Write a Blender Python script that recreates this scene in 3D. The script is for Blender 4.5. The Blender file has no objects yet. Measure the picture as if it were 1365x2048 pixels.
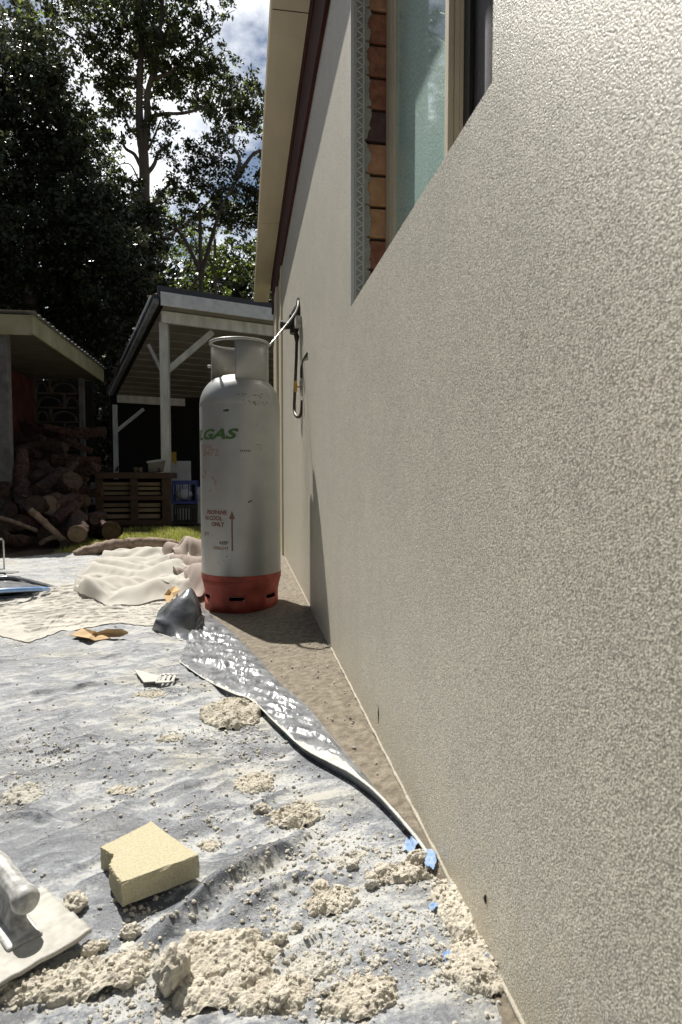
import bpy, bmesh, math, random
import numpy as np
from mathutils import Vector, Matrix
rnd = random.Random(7)
RS = np.random.RandomState(11)
S = bpy.context.scene
COL = S.collection

# ------------------------------------------------------------------ camera
F = 1250.0; CX, CY = 682.5, 1024.0
CAMZ = 0.63
PITCH = math.atan(70 / F); YAW = math.atan(194.5 / F * math.cos(PITCH))
fwd = Vector((math.sin(YAW) * math.cos(PITCH), math.cos(YAW) * math.cos(PITCH), -math.sin(PITCH)))
rgt = Vector((math.cos(YAW), -math.sin(YAW), 0)); upv = rgt.cross(fwd)
cam_d = bpy.data.cameras.new("camera"); cam = bpy.data.objects.new("camera", cam_d); COL.objects.link(cam)
cam.location = (0, 0, CAMZ)
cam.rotation_euler = fwd.to_track_quat('-Z', 'Y').to_euler()
cam_d.sensor_fit = 'VERTICAL'; cam_d.sensor_height = 36; cam_d.sensor_width = 24
cam_d.lens = F / 2048 * 36; cam_d.clip_start = 0.02; cam_d.clip_end = 2000
cam_d.dof.use_dof = True; cam_d.dof.focus_distance = 2.2; cam_d.dof.aperture_fstop = 12.0
S.camera = cam
CAM = Vector((0, 0, CAMZ))

# ------------------------------------------------------------------ light
SUNDIR = Vector((1.0, -2.4, -3.65)).normalized()       # direction the light travels
toward = -SUNDIR
sun_el = math.asin(toward.z); sun_az = math.atan2(toward.x, toward.y)   # azimuth from +Y towards +X
sd = bpy.data.lights.new("sun", 'SUN'); so = bpy.data.objects.new("sun", sd); COL.objects.link(so)
sd.energy = 5.0; sd.angle = math.radians(0.5); sd.color = (1.0, 0.95, 0.87)
so.rotation_euler = SUNDIR.to_track_quat('-Z', 'Y').to_euler()
W = bpy.data.worlds.new("World"); S.world = W; W.use_nodes = True
wn = W.node_tree.nodes; wl = W.node_tree.links; wn.clear()
sky = wn.new('ShaderNodeTexSky'); sky.sky_type = 'NISHITA'; sky.sun_disc = False
sky.sun_elevation = sun_el; sky.sun_rotation = sun_az; sky.air_density = 1.2; sky.dust_density = 0.6
bg1 = wn.new('ShaderNodeBackground'); bg1.inputs[1].default_value = 0.05
wl.new(sky.outputs[0], bg1.inputs[0])
bg2 = wn.new('ShaderNodeBackground'); bg2.inputs[1].default_value = 1.0
tc = wn.new('ShaderNodeTexCoord'); mp = wn.new('ShaderNodeMapping'); mp.inputs['Scale'].default_value = (2.1, 2.1, 3.6)
mp.inputs['Location'].default_value = (0.35, 0.1, 0.22)
nz = wn.new('ShaderNodeTexNoise'); nz.inputs['Scale'].default_value = 1.7; nz.inputs['Detail'].default_value = 9; nz.inputs['Roughness'].default_value = 0.6
rp = wn.new('ShaderNodeValToRGB'); rp.color_ramp.elements[0].position = 0.40; rp.color_ramp.elements[1].position = 0.56
nz2 = wn.new('ShaderNodeTexNoise'); nz2.inputs['Scale'].default_value = 5.0; nz2.inputs['Detail'].default_value = 6
rp2 = wn.new('ShaderNodeValToRGB'); rp2.color_ramp.elements[0].color = (0.66, 0.69, 0.74, 1); rp2.color_ramp.elements[1].color = (1.0, 1.0, 1.0, 1)
rp2.color_ramp.elements[0].position = 0.36; rp2.color_ramp.elements[1].position = 0.62
ms = wn.new('ShaderNodeMixShader'); wo = wn.new('ShaderNodeOutputWorld')
wl.new(tc.outputs['Generated'], mp.inputs[0]); wl.new(mp.outputs[0], nz.inputs[0]); wl.new(mp.outputs[0], nz2.inputs[0])
wl.new(nz.outputs[0], rp.inputs[0]); wl.new(nz2.outputs[0], rp2.inputs[0]); wl.new(rp2.outputs[0], bg2.inputs[0])
# clouds are brightest on the sunward side of the sky
dt = wn.new('ShaderNodeVectorMath'); dt.operation = 'DOT_PRODUCT'; dt.inputs[1].default_value = Vector((-0.15, 0.9, 0.42)).normalized()
wl.new(tc.outputs['Generated'], dt.inputs[0]); mr = wn.new('ShaderNodeMapRange'); mr.interpolation_type = 'SMOOTHSTEP'
mr.inputs[1].default_value = 0.35; mr.inputs[2].default_value = 0.97; mr.inputs[3].default_value = 0.07; mr.inputs[4].default_value = 1.3
wl.new(dt.outputs['Value'], mr.inputs[0]); wl.new(mr.outputs[0], bg2.inputs[1])
wl.new(rp.outputs[0], ms.inputs[0]); wl.new(bg1.outputs[0], ms.inputs[1]); wl.new(bg2.outputs[0], ms.inputs[2]); wl.new(ms.outputs[0], wo.inputs[0])
S.view_settings.view_transform = 'Standard'; S.view_settings.look = 'None'
S.view_settings.exposure = 0.42; S.view_settings.gamma = 1; S.view_settings.use_curve_mapping = False

# ------------------------------------------------------------------ helpers
def ray(px, py): return fwd * F + rgt * (px - CX) + upv * (CY - py)
def G(px, py, z=0.0):
    d = ray(px, py); t = (z - CAMZ) / d.z; return CAM + d * t
def P(px, py, Y):
    d = ray(px, py); return CAM + d * (Y / d.y)
def PX(px, py, X):
    d = ray(px, py); return CAM + d * (X / d.x)

def _hash(ix, iy, iz, seed):
    n = (ix.astype(np.int64) * 374761393 + iy.astype(np.int64) * 668265263 + iz.astype(np.int64) * 2147483647 + seed * 1274126177) & 0xffffffff
    n = ((n ^ (n >> 13)) * 1274126177) & 0xffffffff
    return ((n ^ (n >> 16)) & 0xffff) / 65535.0
def vnoise(x, y, z=0.0, seed=0):
    x = np.asarray(x, float); y = np.asarray(y, float); z = np.zeros_like(x) + z
    xi, yi, zi = np.floor(x), np.floor(y), np.floor(z)
    fx, fy, fz = x - xi, y - yi, z - zi
    fx, fy, fz = [a * a * a * (a * (a * 6 - 15) + 10) for a in (fx, fy, fz)]
    r = 0
    for dx in (0, 1):
        for dy in (0, 1):
            for dz in (0, 1):
                w = (fx if dx else 1 - fx) * (fy if dy else 1 - fy) * (fz if dz else 1 - fz)
                r = r + w * _hash(xi + dx, yi + dy, zi + dz, seed)
    return r * 2 - 1
def fbm(x, y, z=0.0, seed=0, octv=4, gain=0.5):
    r = 0; a = 1.0; s = 1.0; t = 0
    for k in range(octv):
        r = r + a * vnoise(np.asarray(x) * s, np.asarray(y) * s, np.asarray(z) * s, seed + k * 17); t += a; a *= gain; s *= 2.03
    return r / t
def ridge(x, y, seed=0, octv=3):
    r = 0; a = 1.0; s = 1.0; t = 0
    for k in range(octv):
        r = r + a * (1 - np.abs(vnoise(x * s, y * s, 0, seed + k * 31))) ** 3; t += a; a *= 0.5; s *= 2.1
    return r / t
def sstep(a, b, x):
    t = np.clip((x - a) / (b - a), 0, 1); return t * t * (3 - 2 * t)

def relax_cloth(P0, su, sv, steps, grav=0.0006, floor=None, pin=None, bend=0.12, seed=1, noise=0.002, anchor=0.0):
    """let a grid of points (n, m, 3) that has more cloth than room buckle into folds (position based dynamics)"""
    rs = np.random.RandomState(seed); P_ = P0.astype(float).copy(); Q = P_.copy()
    if noise: P_[..., 2] += noise * rs.rand(*P_.shape[:2])
    def flat(a, b): return np.hypot(a[..., 0] - b[..., 0], a[..., 1] - b[..., 1])
    cons = []
    def addc(sl1, sl2, sc_, k): cons.append((sl1, sl2, flat(P0[sl1], P0[sl2]) * sc_, k))
    n, m = P0.shape[:2]
    for par in (0, 1):
        addc((slice(par, n - 1, 2), slice(None)), (slice(par + 1, n, 2), slice(None)), sv, 1.0)
        addc((slice(None), slice(par, m - 1, 2)), (slice(None), slice(par + 1, m, 2)), su, 1.0)
    sd = ((su * su + sv * sv) / 2) ** 0.5
    for par in (0, 1):
        addc((slice(par, n - 1, 2), slice(0, m - 1)), (slice(par + 1, n, 2), slice(1, m)), sd, 0.35)
        addc((slice(par, n - 1, 2), slice(1, m)), (slice(par + 1, n, 2), slice(0, m - 1)), sd, 0.35)
    if bend:
        for st in (2, 4):
            for o_ in range(0, 2 * st, st):
                for q in range(st):
                    a = np.arange(o_ + q, n - st, 2 * st); addc((a, slice(None)), (a + st, slice(None)), sv * (0.985 if st == 2 else 0.95), bend if st == 2 else bend * 0.4)
                    a = np.arange(o_ + q, m - st, 2 * st); addc((slice(None), a), (slice(None), a + st), su * (0.985 if st == 2 else 0.95), bend if st == 2 else bend * 0.4)
    for it in range(steps):
        V_ = (P_ - Q) * 0.90; Q = P_.copy(); P_ = P_ + V_; P_[..., 2] -= grav
        for a, b, L, k in cons:
            if len(L) == 0: continue
            d = P_[b] - P_[a]; l = np.sqrt((d * d).sum(-1)) + 1e-9; c = (0.5 * k * (l - L) / l)[..., None] * d
            P_[a] = P_[a] + c; P_[b] = P_[b] - c
        if floor is not None:
            f_ = floor(P_[..., 0], P_[..., 1]); P_[..., 2] = np.maximum(P_[..., 2], f_)
        if anchor: P_[..., :2] += (P0[..., :2] - P_[..., :2]) * anchor
        if pin is not None: P_[pin] = P0[pin]
    return P_

class MB:
    """collects shapes into one mesh"""
    def __init__(s): s.v = []; s.f = []; s.m = []; s.sm = []
    def add(s, v, f, mi=0, smooth=False):
        o = len(s.v); s.v.extend([tuple(p) for p in v]); s.f.extend([tuple(i + o for i in q) for q in f])
        s.m.extend([mi] * len(f)); s.sm.extend([smooth] * len(f)); return s
    def box(s, x0, x1, y0, y1, z0, z1, mi=0, M=None):
        v = [Vector(p) for p in ((x0, y0, z0), (x1, y0, z0), (x1, y1, z0), (x0, y1, z0), (x0, y0, z1), (x1, y0, z1), (x1, y1, z1), (x0, y1, z1))]
        if M is not None: v = [M @ p for p in v]
        return s.add(v, [(0, 3, 2, 1), (4, 5, 6, 7), (0, 1, 5, 4), (1, 2, 6, 5), (2, 3, 7, 6), (3, 0, 4, 7)], mi)
    def bar(s, a, b, w, h, up=(0, 0, 1), mi=0):
        a = Vector(a); b = Vector(b); d = (b - a); L = d.length; d.normalize(); u = Vector(up); r = d.cross(u)
        if r.length < 1e-4: r = d.cross(Vector((1, 0, 0)))
        r.normalize(); u = r.cross(d)
        M = Matrix((r, d, u)).transposed().to_4x4(); M.translation = a
        return s.box(-w / 2, w / 2, 0, L, -h / 2, h / 2, mi, M)
    def tube(s, pts, rad, seg=12, mi=0, cap=True, noise=0.0, nscale=8, seed=0, capmi=None, squash=1.0):
        pts = [Vector(p) for p in pts]; n = len(pts)
        if not hasattr(rad, '__len__'): rad = [rad] * n
        v = []; f = []; prev = None
        for i, p in enumerate(pts):
            d = (pts[min(i + 1, n - 1)] - pts[max(i - 1, 0)]).normalized()
            if prev is None:
                r = d.cross(Vector((0, 0, 1)))
                if r.length < 0.1: r = d.cross(Vector((1, 0, 0)))
            else: r = prev - d * prev.dot(d)
            r.normalize(); prev = r; u = d.cross(r)
            for k in range(seg):
                a = 2 * math.pi * k / seg; q = rad[i]
                if noise:
                    c, sn = math.cos(a), math.sin(a)
                    q *= 1 + noise * float(fbm(c * 1.3 + seed * 3.1, sn * 1.3 + i * nscale * 0.1, i * 0.13 * nscale, seed, 3))
                v.append(p + r * (math.cos(a) * q) + u * (math.sin(a) * q * squash))
        for i in range(n - 1):
            for k in range(seg):
                a = i * seg + k; b = i * seg + (k + 1) % seg
                f.append((a, b, b + seg, a + seg))
        s.add(v, f, mi, True)
        if cap:
            c = mi if capmi is None else capmi
            s.add(v[:seg], [tuple(range(seg))[::-1]], c); s.add(v[-seg:], [tuple(range(seg))], c)
        return s
    def lathe(s, prof, seg=64, c=(0, 0, 0), mi=0, a0=0, a1=2 * math.pi, smooth=True):
        full = abs(a1 - a0 - 2 * math.pi) < 1e-6; n = seg if full else seg + 1
        v = []; f = []
        for r, z in prof:
            for k in range(n):
                a = a0 + (a1 - a0) * k / seg
                v.append((c[0] + r * math.sin(a), c[1] - r * math.cos(a), c[2] + z))
        for i in range(len(prof) - 1):
            for k in range(seg):
                a = i * n + k; b = i * n + ((k + 1) % n if full else k + 1)
                f.append((a, b, b + n, a + n))
        return s.add(v, f, mi, smooth)
    def build(s, name, mats, parent=None, bevel=0.0):
        me = bpy.data.meshes.new(name); me.from_pydata(s.v, [], s.f)
        if not isinstance(mats, (list, tuple)): mats = [mats]
        for m in mats: me.materials.append(m)
        me.polygons.foreach_set('material_index', s.m); me.polygons.foreach_set('use_smooth', s.sm)
        me.update()
        o = bpy.data.objects.new(name, me); COL.objects.link(o)
        if parent is not None: o.parent = parent; o.matrix_parent_inverse = Matrix.Translation(-Vector(parent.location)) if parent.type == 'EMPTY' and parent.parent is None else Matrix.Identity(4)
        if bevel:
            b = o.modifiers.new('bevel', 'BEVEL'); b.width = bevel; b.segments = 2; b.limit_method = 'ANGLE'; b.angle_limit = math.radians(50)
        return o
def np_mesh(name, V, Fa, mats, parent=None, smooth=True, mi=None):
    """numpy verts (n,3), faces (m,k)"""
    me = bpy.data.meshes.new(name); V = np.asarray(V, np.float32); Fa = np.asarray(Fa, np.int32)
    me.vertices.add(len(V)); me.vertices.foreach_set('co', V.ravel())
    k = Fa.shape[1]; me.loops.add(Fa.size); me.loops.foreach_set('vertex_index', Fa.ravel())
    me.polygons.add(len(Fa)); me.polygons.foreach_set('loop_start', np.arange(0, Fa.size, k, dtype=np.int32))
    me.polygons.foreach_set('loop_total', np.full(len(Fa), k, np.int32))
    me.polygons.foreach_set('use_smooth', np.full(len(Fa), smooth))
    if not isinstance(mats, (list, tuple)): mats = [mats]
    for m in mats: me.materials.append(m)
    if mi is not None: me.polygons.foreach_set('material_index', np.asarray(mi, np.int32))
    me.update(calc_edges=True); me.validate()
    o = bpy.data.objects.new(name, me); COL.objects.link(o)
    if parent is not None: o.parent = parent; o.matrix_parent_inverse = Matrix.Translation(-Vector(parent.location)) if parent.type == 'EMPTY' and parent.parent is None else Matrix.Identity(4)
    return o
def tag(o, label=None, cat=None, group=None, kind=None):
    if label: o['label'] = label
    if cat: o['category'] = cat
    if group: o['group'] = group
    if kind: o['kind'] = kind
    return o
def thing(name, loc, label, cat, group=None):
    o = bpy.data.objects.new(name, None); COL.objects.link(o); o.location = loc; o.empty_display_size = 0.1
    return tag(o, label, cat, group)

# ------------------------------------------------------------------ materials
def N(m, t): return m.node_tree.nodes.new(t)
def LK(m, a, b): m.node_tree.links.new(a, b)
def mat(name, col, rough=0.7, metal=0.0, spec=0.5, var=0.0, vscale=6.0, bump=0.0, bscale=40.0, bdist=0.01, col2=None, detail=5, stretch=(1, 1, 1), coat=0.0, transl=0.0):
    m = bpy.data.materials.new(name); m.use_nodes = True
    b = m.node_tree.nodes['Principled BSDF']
    b.inputs['Base Color'].default_value = (*col, 1); b.inputs['Roughness'].default_value = rough; b.inputs['Metallic'].default_value = metal
    b.inputs['Specular IOR Level'].default_value = spec; b.inputs['Coat Weight'].default_value = coat
    t = N(m, 'ShaderNodeTexCoord'); mp = N(m, 'ShaderNodeMapping'); mp.inputs['Scale'].default_value = stretch
    LK(m, t.outputs['Object'], mp.inputs[0])
    if var or col2:
        n = N(m, 'ShaderNodeTexNoise'); n.inputs['Scale'].default_value = vscale; n.inputs['Detail'].default_value = detail; n.inputs['Roughness'].default_value = 0.62
        LK(m, mp.outputs[0], n.inputs[0]); r = N(m, 'ShaderNodeValToRGB')
        c2 = col2 if col2 else tuple(min(1, c * (1 + var)) for c in col); c1 = tuple(c * (1 - var) for c in col) if not col2 else col
        r.color_ramp.elements[0].position = 0.35; r.color_ramp.elements[1].position = 0.65
        r.color_ramp.elements[0].color = (*c1, 1); r.color_ramp.elements[1].color = (*c2, 1)
        LK(m, n.outputs[0], r.inputs[0]); LK(m, r.outputs[0], b.inputs['Base Color'])
    if bump:
        n2 = N(m, 'ShaderNodeTexNoise'); n2.inputs['Scale'].default_value = bscale; n2.inputs['Detail'].default_value = 6; n2.inputs['Roughness'].default_value = 0.6
        LK(m, mp.outputs[0], n2.inputs[0]); bu = N(m, 'ShaderNodeBump'); bu.inputs['Strength'].default_value = bump; bu.inputs['Distance'].default_value = bdist
        LK(m, n2.outputs[0], bu.inputs['Height']); LK(m, bu.outputs[0], b.inputs['Normal'])
    if transl:
        out = m.node_tree.nodes['Material Output']; tr = N(m, 'ShaderNodeBsdfTranslucent'); mx = N(m, 'ShaderNodeMixShader'); mx.inputs[0].default_value = transl
        tr.inputs[0].default_value = (*[min(1, c * 2.2) for c in col], 1)
        LK(m, b.outputs[0], mx.inputs[1]); LK(m, tr.outputs[0], mx.inputs[2]); LK(m, mx.outputs[0], out.inputs[0])
    return m

def wall_mat():
    m = bpy.data.materials.new('granular_render'); m.use_nodes = True; b = m.node_tree.nodes['Principled BSDF']
    t = N(m, 'ShaderNodeTexCoord')
    v = N(m, 'ShaderNodeTexVoronoi'); v.inputs['Scale'].default_value = 520; v.feature = 'F1'; v.inputs['Randomness'].default_value = 1.0
    n = N(m, 'ShaderNodeTexNoise'); n.inputs['Scale'].default_value = 560; n.inputs['Detail'].default_value = 4; n.inputs['Roughness'].default_value = 0.8
    big = N(m, 'ShaderNodeTexNoise'); big.inputs['Scale'].default_value = 7.0; big.inputs['Detail'].default_value = 9; big.inputs['Roughness'].default_value = 0.7
    mp = N(m, 'ShaderNodeMapping'); mp.inputs['Scale'].default_value = (1, 1, 0.7); LK(m, t.outputs['Object'], mp.inputs[0]); LK(m, mp.outputs[0], big.inputs[0])
    LK(m, t.outputs['Object'], v.inputs['Vector']); LK(m, t.outputs['Object'], n.inputs[0])
    # height = noise - voronoi distance
    h = N(m, 'ShaderNodeMath'); h.operation = 'SUBTRACT'; ns = N(m, 'ShaderNodeMath'); ns.operation = 'MULTIPLY_ADD'; ns.inputs[1].default_value = 0.9; ns.inputs[2].default_value = 0.05; LK(m, n.outputs[0], ns.inputs[0]); LK(m, ns.outputs[0], h.inputs[0])
    vs = N(m, 'ShaderNodeMath'); vs.operation = 'MULTIPLY'; vs.inputs[1].default_value = 1.15; LK(m, v.outputs['Distance'], vs.inputs[0]); LK(m, vs.outputs[0], h.inputs[1]); hc = N(m, 'ShaderNodeMath'); hc.operation = 'ADD'; hc.inputs[1].default_value = 0.45; LK(m, h.outputs[0], hc.inputs[0])
    bu = N(m, 'ShaderNodeBump'); bu.inputs['Strength'].default_value = 0.7; bu.inputs['Distance'].default_value = 0.00085
    LK(m, h.outputs[0], bu.inputs['Height'])
    med = N(m, 'ShaderNodeTexNoise'); med.inputs['Scale'].default_value = 22; med.inputs['Detail'].default_value = 3; LK(m, t.outputs['Object'], med.inputs[0])
    bu2 = N(m, 'ShaderNodeBump'); bu2.inputs['Strength'].default_value = 0.12; bu2.inputs['Distance'].default_value = 0.004
    LK(m, med.outputs[0], bu2.inputs['Height']); LK(m, bu2.outputs[0], bu.inputs['Normal']); LK(m, bu.outputs[0], b.inputs['Normal'])
    r = N(m, 'ShaderNodeValToRGB'); e = r.color_ramp.elements; e[0].position = 0.22; e[0].color = (0.36, 0.35, 0.31, 1); e[1].position = 0.60; e[1].color = (0.80, 0.78, 0.70, 1)  # pits darkened and grains lightened in the colour, imitating relief shading
    LK(m, hc.outputs[0], r.inputs[0])
    rb = N(m, 'ShaderNodeValToRGB'); rb.color_ramp.elements[0].position = 0.35; rb.color_ramp.elements[0].color = (0.89, 0.885, 0.86, 1); rb.color_ramp.elements[1].position = 0.65; rb.color_ramp.elements[1].color = (1, 0.985, 0.95, 1)
    LK(m, big.outputs[0], rb.inputs[0])
    s2 = N(m, 'ShaderNodeTexNoise'); s2.inputs['Scale'].default_value = 300; s2.inputs['Detail'].default_value = 3; s2.inputs['Roughness'].default_value = 0.8; LK(m, t.outputs['Object'], s2.inputs[0])
    s2r = N(m, 'ShaderNodeValToRGB'); s2r.color_ramp.elements[0].position = 0.38; s2r.color_ramp.elements[0].color = (0.66, 0.655, 0.63, 1); s2r.color_ramp.elements[1].position = 0.60; s2r.color_ramp.elements[1].color = (1.2, 1.195, 1.18, 1); LK(m, s2.outputs[0], s2r.inputs[0])
    s2m = N(m, 'ShaderNodeMix'); s2m.data_type = 'RGBA'; s2m.blend_type = 'MULTIPLY'; s2m.inputs[0].default_value = 1; LK(m, r.outputs[0], s2m.inputs[6]); LK(m, s2r.outputs[0], s2m.inputs[7])
    mx = N(m, 'ShaderNodeMix'); mx.data_type = 'RGBA'; mx.blend_type = 'MULTIPLY'; mx.inputs[0].default_value = 1
    gv = N(m, 'ShaderNodeTexVoronoi'); gv.inputs['Scale'].default_value = 300; LK(m, t.outputs['Object'], gv.inputs['Vector'])
    gr = N(m, 'ShaderNodeMapRange'); gr.inputs[1].default_value = 0.16; gr.inputs[2].default_value = 0.34; gr.inputs[3].default_value = 0.75; gr.inputs[4].default_value = 0.0; LK(m, gv.outputs['Distance'], gr.inputs[0])
    gm = N(m, 'ShaderNodeMix'); gm.data_type = 'RGBA'; LK(m, gr.outputs[0], gm.inputs[0]); LK(m, s2m.outputs[2], gm.inputs[6]); gm.inputs[7].default_value = (0.97, 0.95, 0.89, 1)  # near-white grains painted in for the sparkle of sunlit sand
    LK(m, gm.outputs[2], mx.inputs[6]); LK(m, rb.outputs[0], mx.inputs[7]); # splash and dust band low on the wall
    sx_ = N(m, 'ShaderNodeSeparateXYZ'); LK(m, t.outputs['Object'], sx_.inputs[0]); sp = N(m, 'ShaderNodeTexNoise'); sp.inputs['Scale'].default_value = 26; sp.inputs['Detail'].default_value = 8; LK(m, t.outputs['Object'], sp.inputs[0])
    hh = N(m, 'ShaderNodeMapRange'); hh.inputs[1].default_value = 0.02; hh.inputs[2].default_value = 0.26; hh.inputs[3].default_value = 0.34; hh.inputs[4].default_value = -0.15; LK(m, sx_.outputs[2], hh.inputs[0])
    sa = N(m, 'ShaderNodeMath'); sa.operation = 'ADD'; LK(m, sp.outputs[0], sa.inputs[0]); LK(m, hh.outputs[0], sa.inputs[1])
    sr = N(m, 'ShaderNodeMapRange'); sr.inputs[1].default_value = 0.55; sr.inputs[2].default_value = 0.85; sr.inputs[4].default_value = 0.55; LK(m, sa.outputs[0], sr.inputs[0])
    m2 = N(m, 'ShaderNodeMix'); m2.data_type = 'RGBA'; LK(m, sr.outputs[0], m2.inputs[0]); LK(m, mx.outputs[2], m2.inputs[6]); m2.inputs[7].default_value = (0.50, 0.44, 0.33, 1)
    LK(m, m2.outputs[2], b.inputs['Base Color'])
    b.inputs['Roughness'].default_value = 0.40; b.inputs['Specular IOR Level'].default_value = 0.5
    return m

def sheet_mat():
    m = bpy.data.materials.new('dusty_plastic'); m.use_nodes = True; b = m.node_tree.nodes['Principled BSDF']
    t = N(m, 'ShaderNodeTexCoord'); at = N(m, 'ShaderNodeAttribute'); at.attribute_name = 'dust'
    n = N(m, 'ShaderNodeTexNoise'); n.inputs['Scale'].default_value = 9; n.inputs['Detail'].default_value = 12; n.inputs['Roughness'].default_value = 0.74; n.inputs['Distortion'].default_value = 0.6
    mps = N(m, 'ShaderNodeMapping'); mps.inputs['Rotation'].default_value = (0, 0, -0.62); mps.inputs['Scale'].default_value = (0.75, 1.7, 1)
    n3 = N(m, 'ShaderNodeTexNoise'); n3.inputs['Scale'].default_value = 160; n3.inputs['Detail'].default_value = 4; n3.inputs['Roughness'].default_value = 0.7
    LK(m, t.outputs['Object'], mps.inputs[0]); LK(m, mps.outputs[0], n.inputs[0]); LK(m, t.outputs['Object'], n3.inputs[0])
    cs = N(m, 'ShaderNodeMapRange'); cs.inputs[1].default_value = 0.3; cs.inputs[2].default_value = 0.7; cs.inputs[3].default_value = 0.08; cs.inputs[4].default_value = 0.84; LK(m, n.outputs[0], cs.inputs[0])
    a1 = N(m, 'ShaderNodeMath'); a1.operation = 'ADD'; LK(m, cs.outputs[0], a1.inputs[0]); LK(m, at.outputs['Fac'], a1.inputs[1])
    s3 = N(m, 'ShaderNodeMath'); s3.operation = 'MULTIPLY_ADD'; s3.inputs[1].default_value = 0.62; LK(m, n3.outputs[0], s3.inputs[0]); LK(m, a1.outputs[0], s3.inputs[2])
    r = N(m, 'ShaderNodeValToRGB'); e = r.color_ramp.elements
    e[0].position = 0.70; e[0].color = (0.085, 0.095, 0.115, 1); e[1].position = 1.02; e[1].color = (0.445, 0.452, 0.448, 1)
    x = r.color_ramp.elements.new(0.86); x.color = (0.24, 0.257, 0.28, 1)
    LK(m, s3.outputs[0], r.inputs[0])
    # warm mortar-stained areas
    n4 = N(m, 'ShaderNodeTexNoise'); n4.inputs['Scale'].default_value = 5; n4.inputs['Detail'].default_value = 6; LK(m, t.outputs['Object'], n4.inputs[0])
    r4 = N(m, 'ShaderNodeValToRGB'); r4.color_ramp.elements[0].position = 0.5; r4.color_ramp.elements[1].position = 0.72
    LK(m, n4.outputs[0], r4.inputs[0])
    mu = N(m, 'ShaderNodeMix'); mu.data_type = 'RGBA'; mu.blend_type = 'MULTIPLY'; LK(m, r4.outputs[0], mu.inputs[0]); LK(m, r.outputs[0], mu.inputs[6]); mu.inputs[7].default_value = (1.0, 0.94, 0.80, 1)
    LK(m, mu.outputs[2], b.inputs['Base Color'])
    rr = N(m, 'ShaderNodeMapRange'); rr.inputs[1].default_value = 0.66; rr.inputs[2].default_value = 0.95; rr.inputs[3].default_value = 0.34; rr.inputs[4].default_value = 0.9
    LK(m, s3.outputs[0], rr.inputs[0]); LK(m, rr.outputs[0], b.inputs['Roughness'])
    bu = N(m, 'ShaderNodeBump'); bu.inputs['Strength'].default_value = 0.6; bu.inputs['Distance'].default_value = 0.004; LK(m, s3.outputs[0], bu.inputs['Height'])
    LK(m, bu.outputs[0], b.inputs['Normal'])
    return m

M = {}
M['wall'] = wall_mat(); M['sheet'] = sheet_mat()
M['wall_end'] = mat('base_render_edge', (0.42, 0.39, 0.32), 0.9, bump=0.7, bscale=180, bdist=0.004, var=0.15, vscale=60)
M['cream'] = mat('cream_paint', (0.62, 0.56, 0.43), 0.5, var=0.12, vscale=4, bump=0.15, bscale=60, bdist=0.002, stretch=(1, 0.3, 1))
M['cream_alu'] = mat('cream_aluminium', (0.60, 0.55, 0.42), 0.38, var=0.05, vscale=10)
M['brown'] = mat('brown_fascia_paint', (0.06, 0.020, 0.017), 0.75, spec=0.2, var=0.3, vscale=12, bump=0.2, bscale=50, bdist=0.003)
M['bead'] = mat('white_plastic_bead', (0.62, 0.65, 0.68), 0.4)
M['dryrender'] = mat('grey_base_coat', (0.42, 0.42, 0.39), 0.9, bump=0.5, bscale=120, bdist=0.003, var=0.12, vscale=40)
M['mortarj'] = mat('dark_mortar_joint', (0.06, 0.04, 0.03), 0.95, bump=0.5, bscale=120, bdist=0.003)
M['bk0'] = mat('brick_tan', (0.50, 0.28, 0.17), 0.8, var=0.22, vscale=30, bump=0.6, bscale=130, bdist=0.003)
M['bk1'] = mat('brick_red_brown', (0.34, 0.155, 0.10), 0.8, var=0.28, vscale=40, bump=0.8, bscale=120, bdist=0.004)
M['bk2'] = mat('brick_purple', (0.12, 0.07, 0.075), 0.75, var=0.2, vscale=30, bump=0.5, bscale=120, bdist=0.003)
M['bk3'] = mat('brick_orange', (0.55, 0.33, 0.18), 0.8, var=0.18, vscale=30, bump=0.5, bscale=120, bdist=0.003)
M['glass'] = mat('teal_obscured_glass', (0.17, 0.32, 0.285), 0.5, spec=0.5, col2=(0.46, 0.68, 0.62), vscale=230, detail=6, bump=0.9, bscale=300, bdist=0.0022, coat=1.0, stretch=(1, 1, 0.6))
M['glass'].node_tree.nodes['Principled BSDF'].inputs['Coat Roughness'].default_value = 0.04
M['screen'] = mat('grey_mesh_curtain', (0.10, 0.10, 0.112), 0.85, var=0.25, vscale=260, bump=0.5, bscale=420, bdist=0.001, stretch=(1, 1, 0.4))
M['black'] = mat('black_rubber', (0.015, 0.015, 0.016), 0.5)
M['silver'] = mat('silver_cylinder_paint', (0.39, 0.395, 0.385), 0.38, metal=0.35, var=0.07, vscale=7, bump=0.12, bscale=70, bdist=0.001)
M['cylred'] = mat('orange_red_foot_paint', (0.36, 0.07, 0.048), 0.65, var=0.35, vscale=12, bump=0.25, bscale=60, bdist=0.002)
M['green_ink'] = mat('green_lettering', (0.05, 0.115, 0.03), 0.6, var=0.2, vscale=90)
M['orange_ink'] = mat('faded_orange_lettering', (0.32, 0.19, 0.13), 0.6, var=0.2, vscale=90)
M['grey_ink'] = mat('faded_grey_marks', (0.035, 0.035, 0.035), 0.7, var=0.4, vscale=120)
M['arrow_ink'] = mat('brown_red_arrow', (0.20, 0.09, 0.065), 0.6)
M['hose'] = mat('brown_black_hose', (0.035, 0.025, 0.02), 0.45)
M['reg'] = mat('dark_regulator_paint', (0.028, 0.022, 0.022), 0.4)
M['steel'] = mat('bright_steel', (0.62, 0.61, 0.58), 0.25, metal=0.9)
M['galv'] = mat('galvanised_fitting', (0.5, 0.5, 0.48), 0.4, metal=0.8, var=0.3, vscale=60)
M['brass'] = mat('yellow_handle', (0.55, 0.33, 0.05), 0.45)
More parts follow.
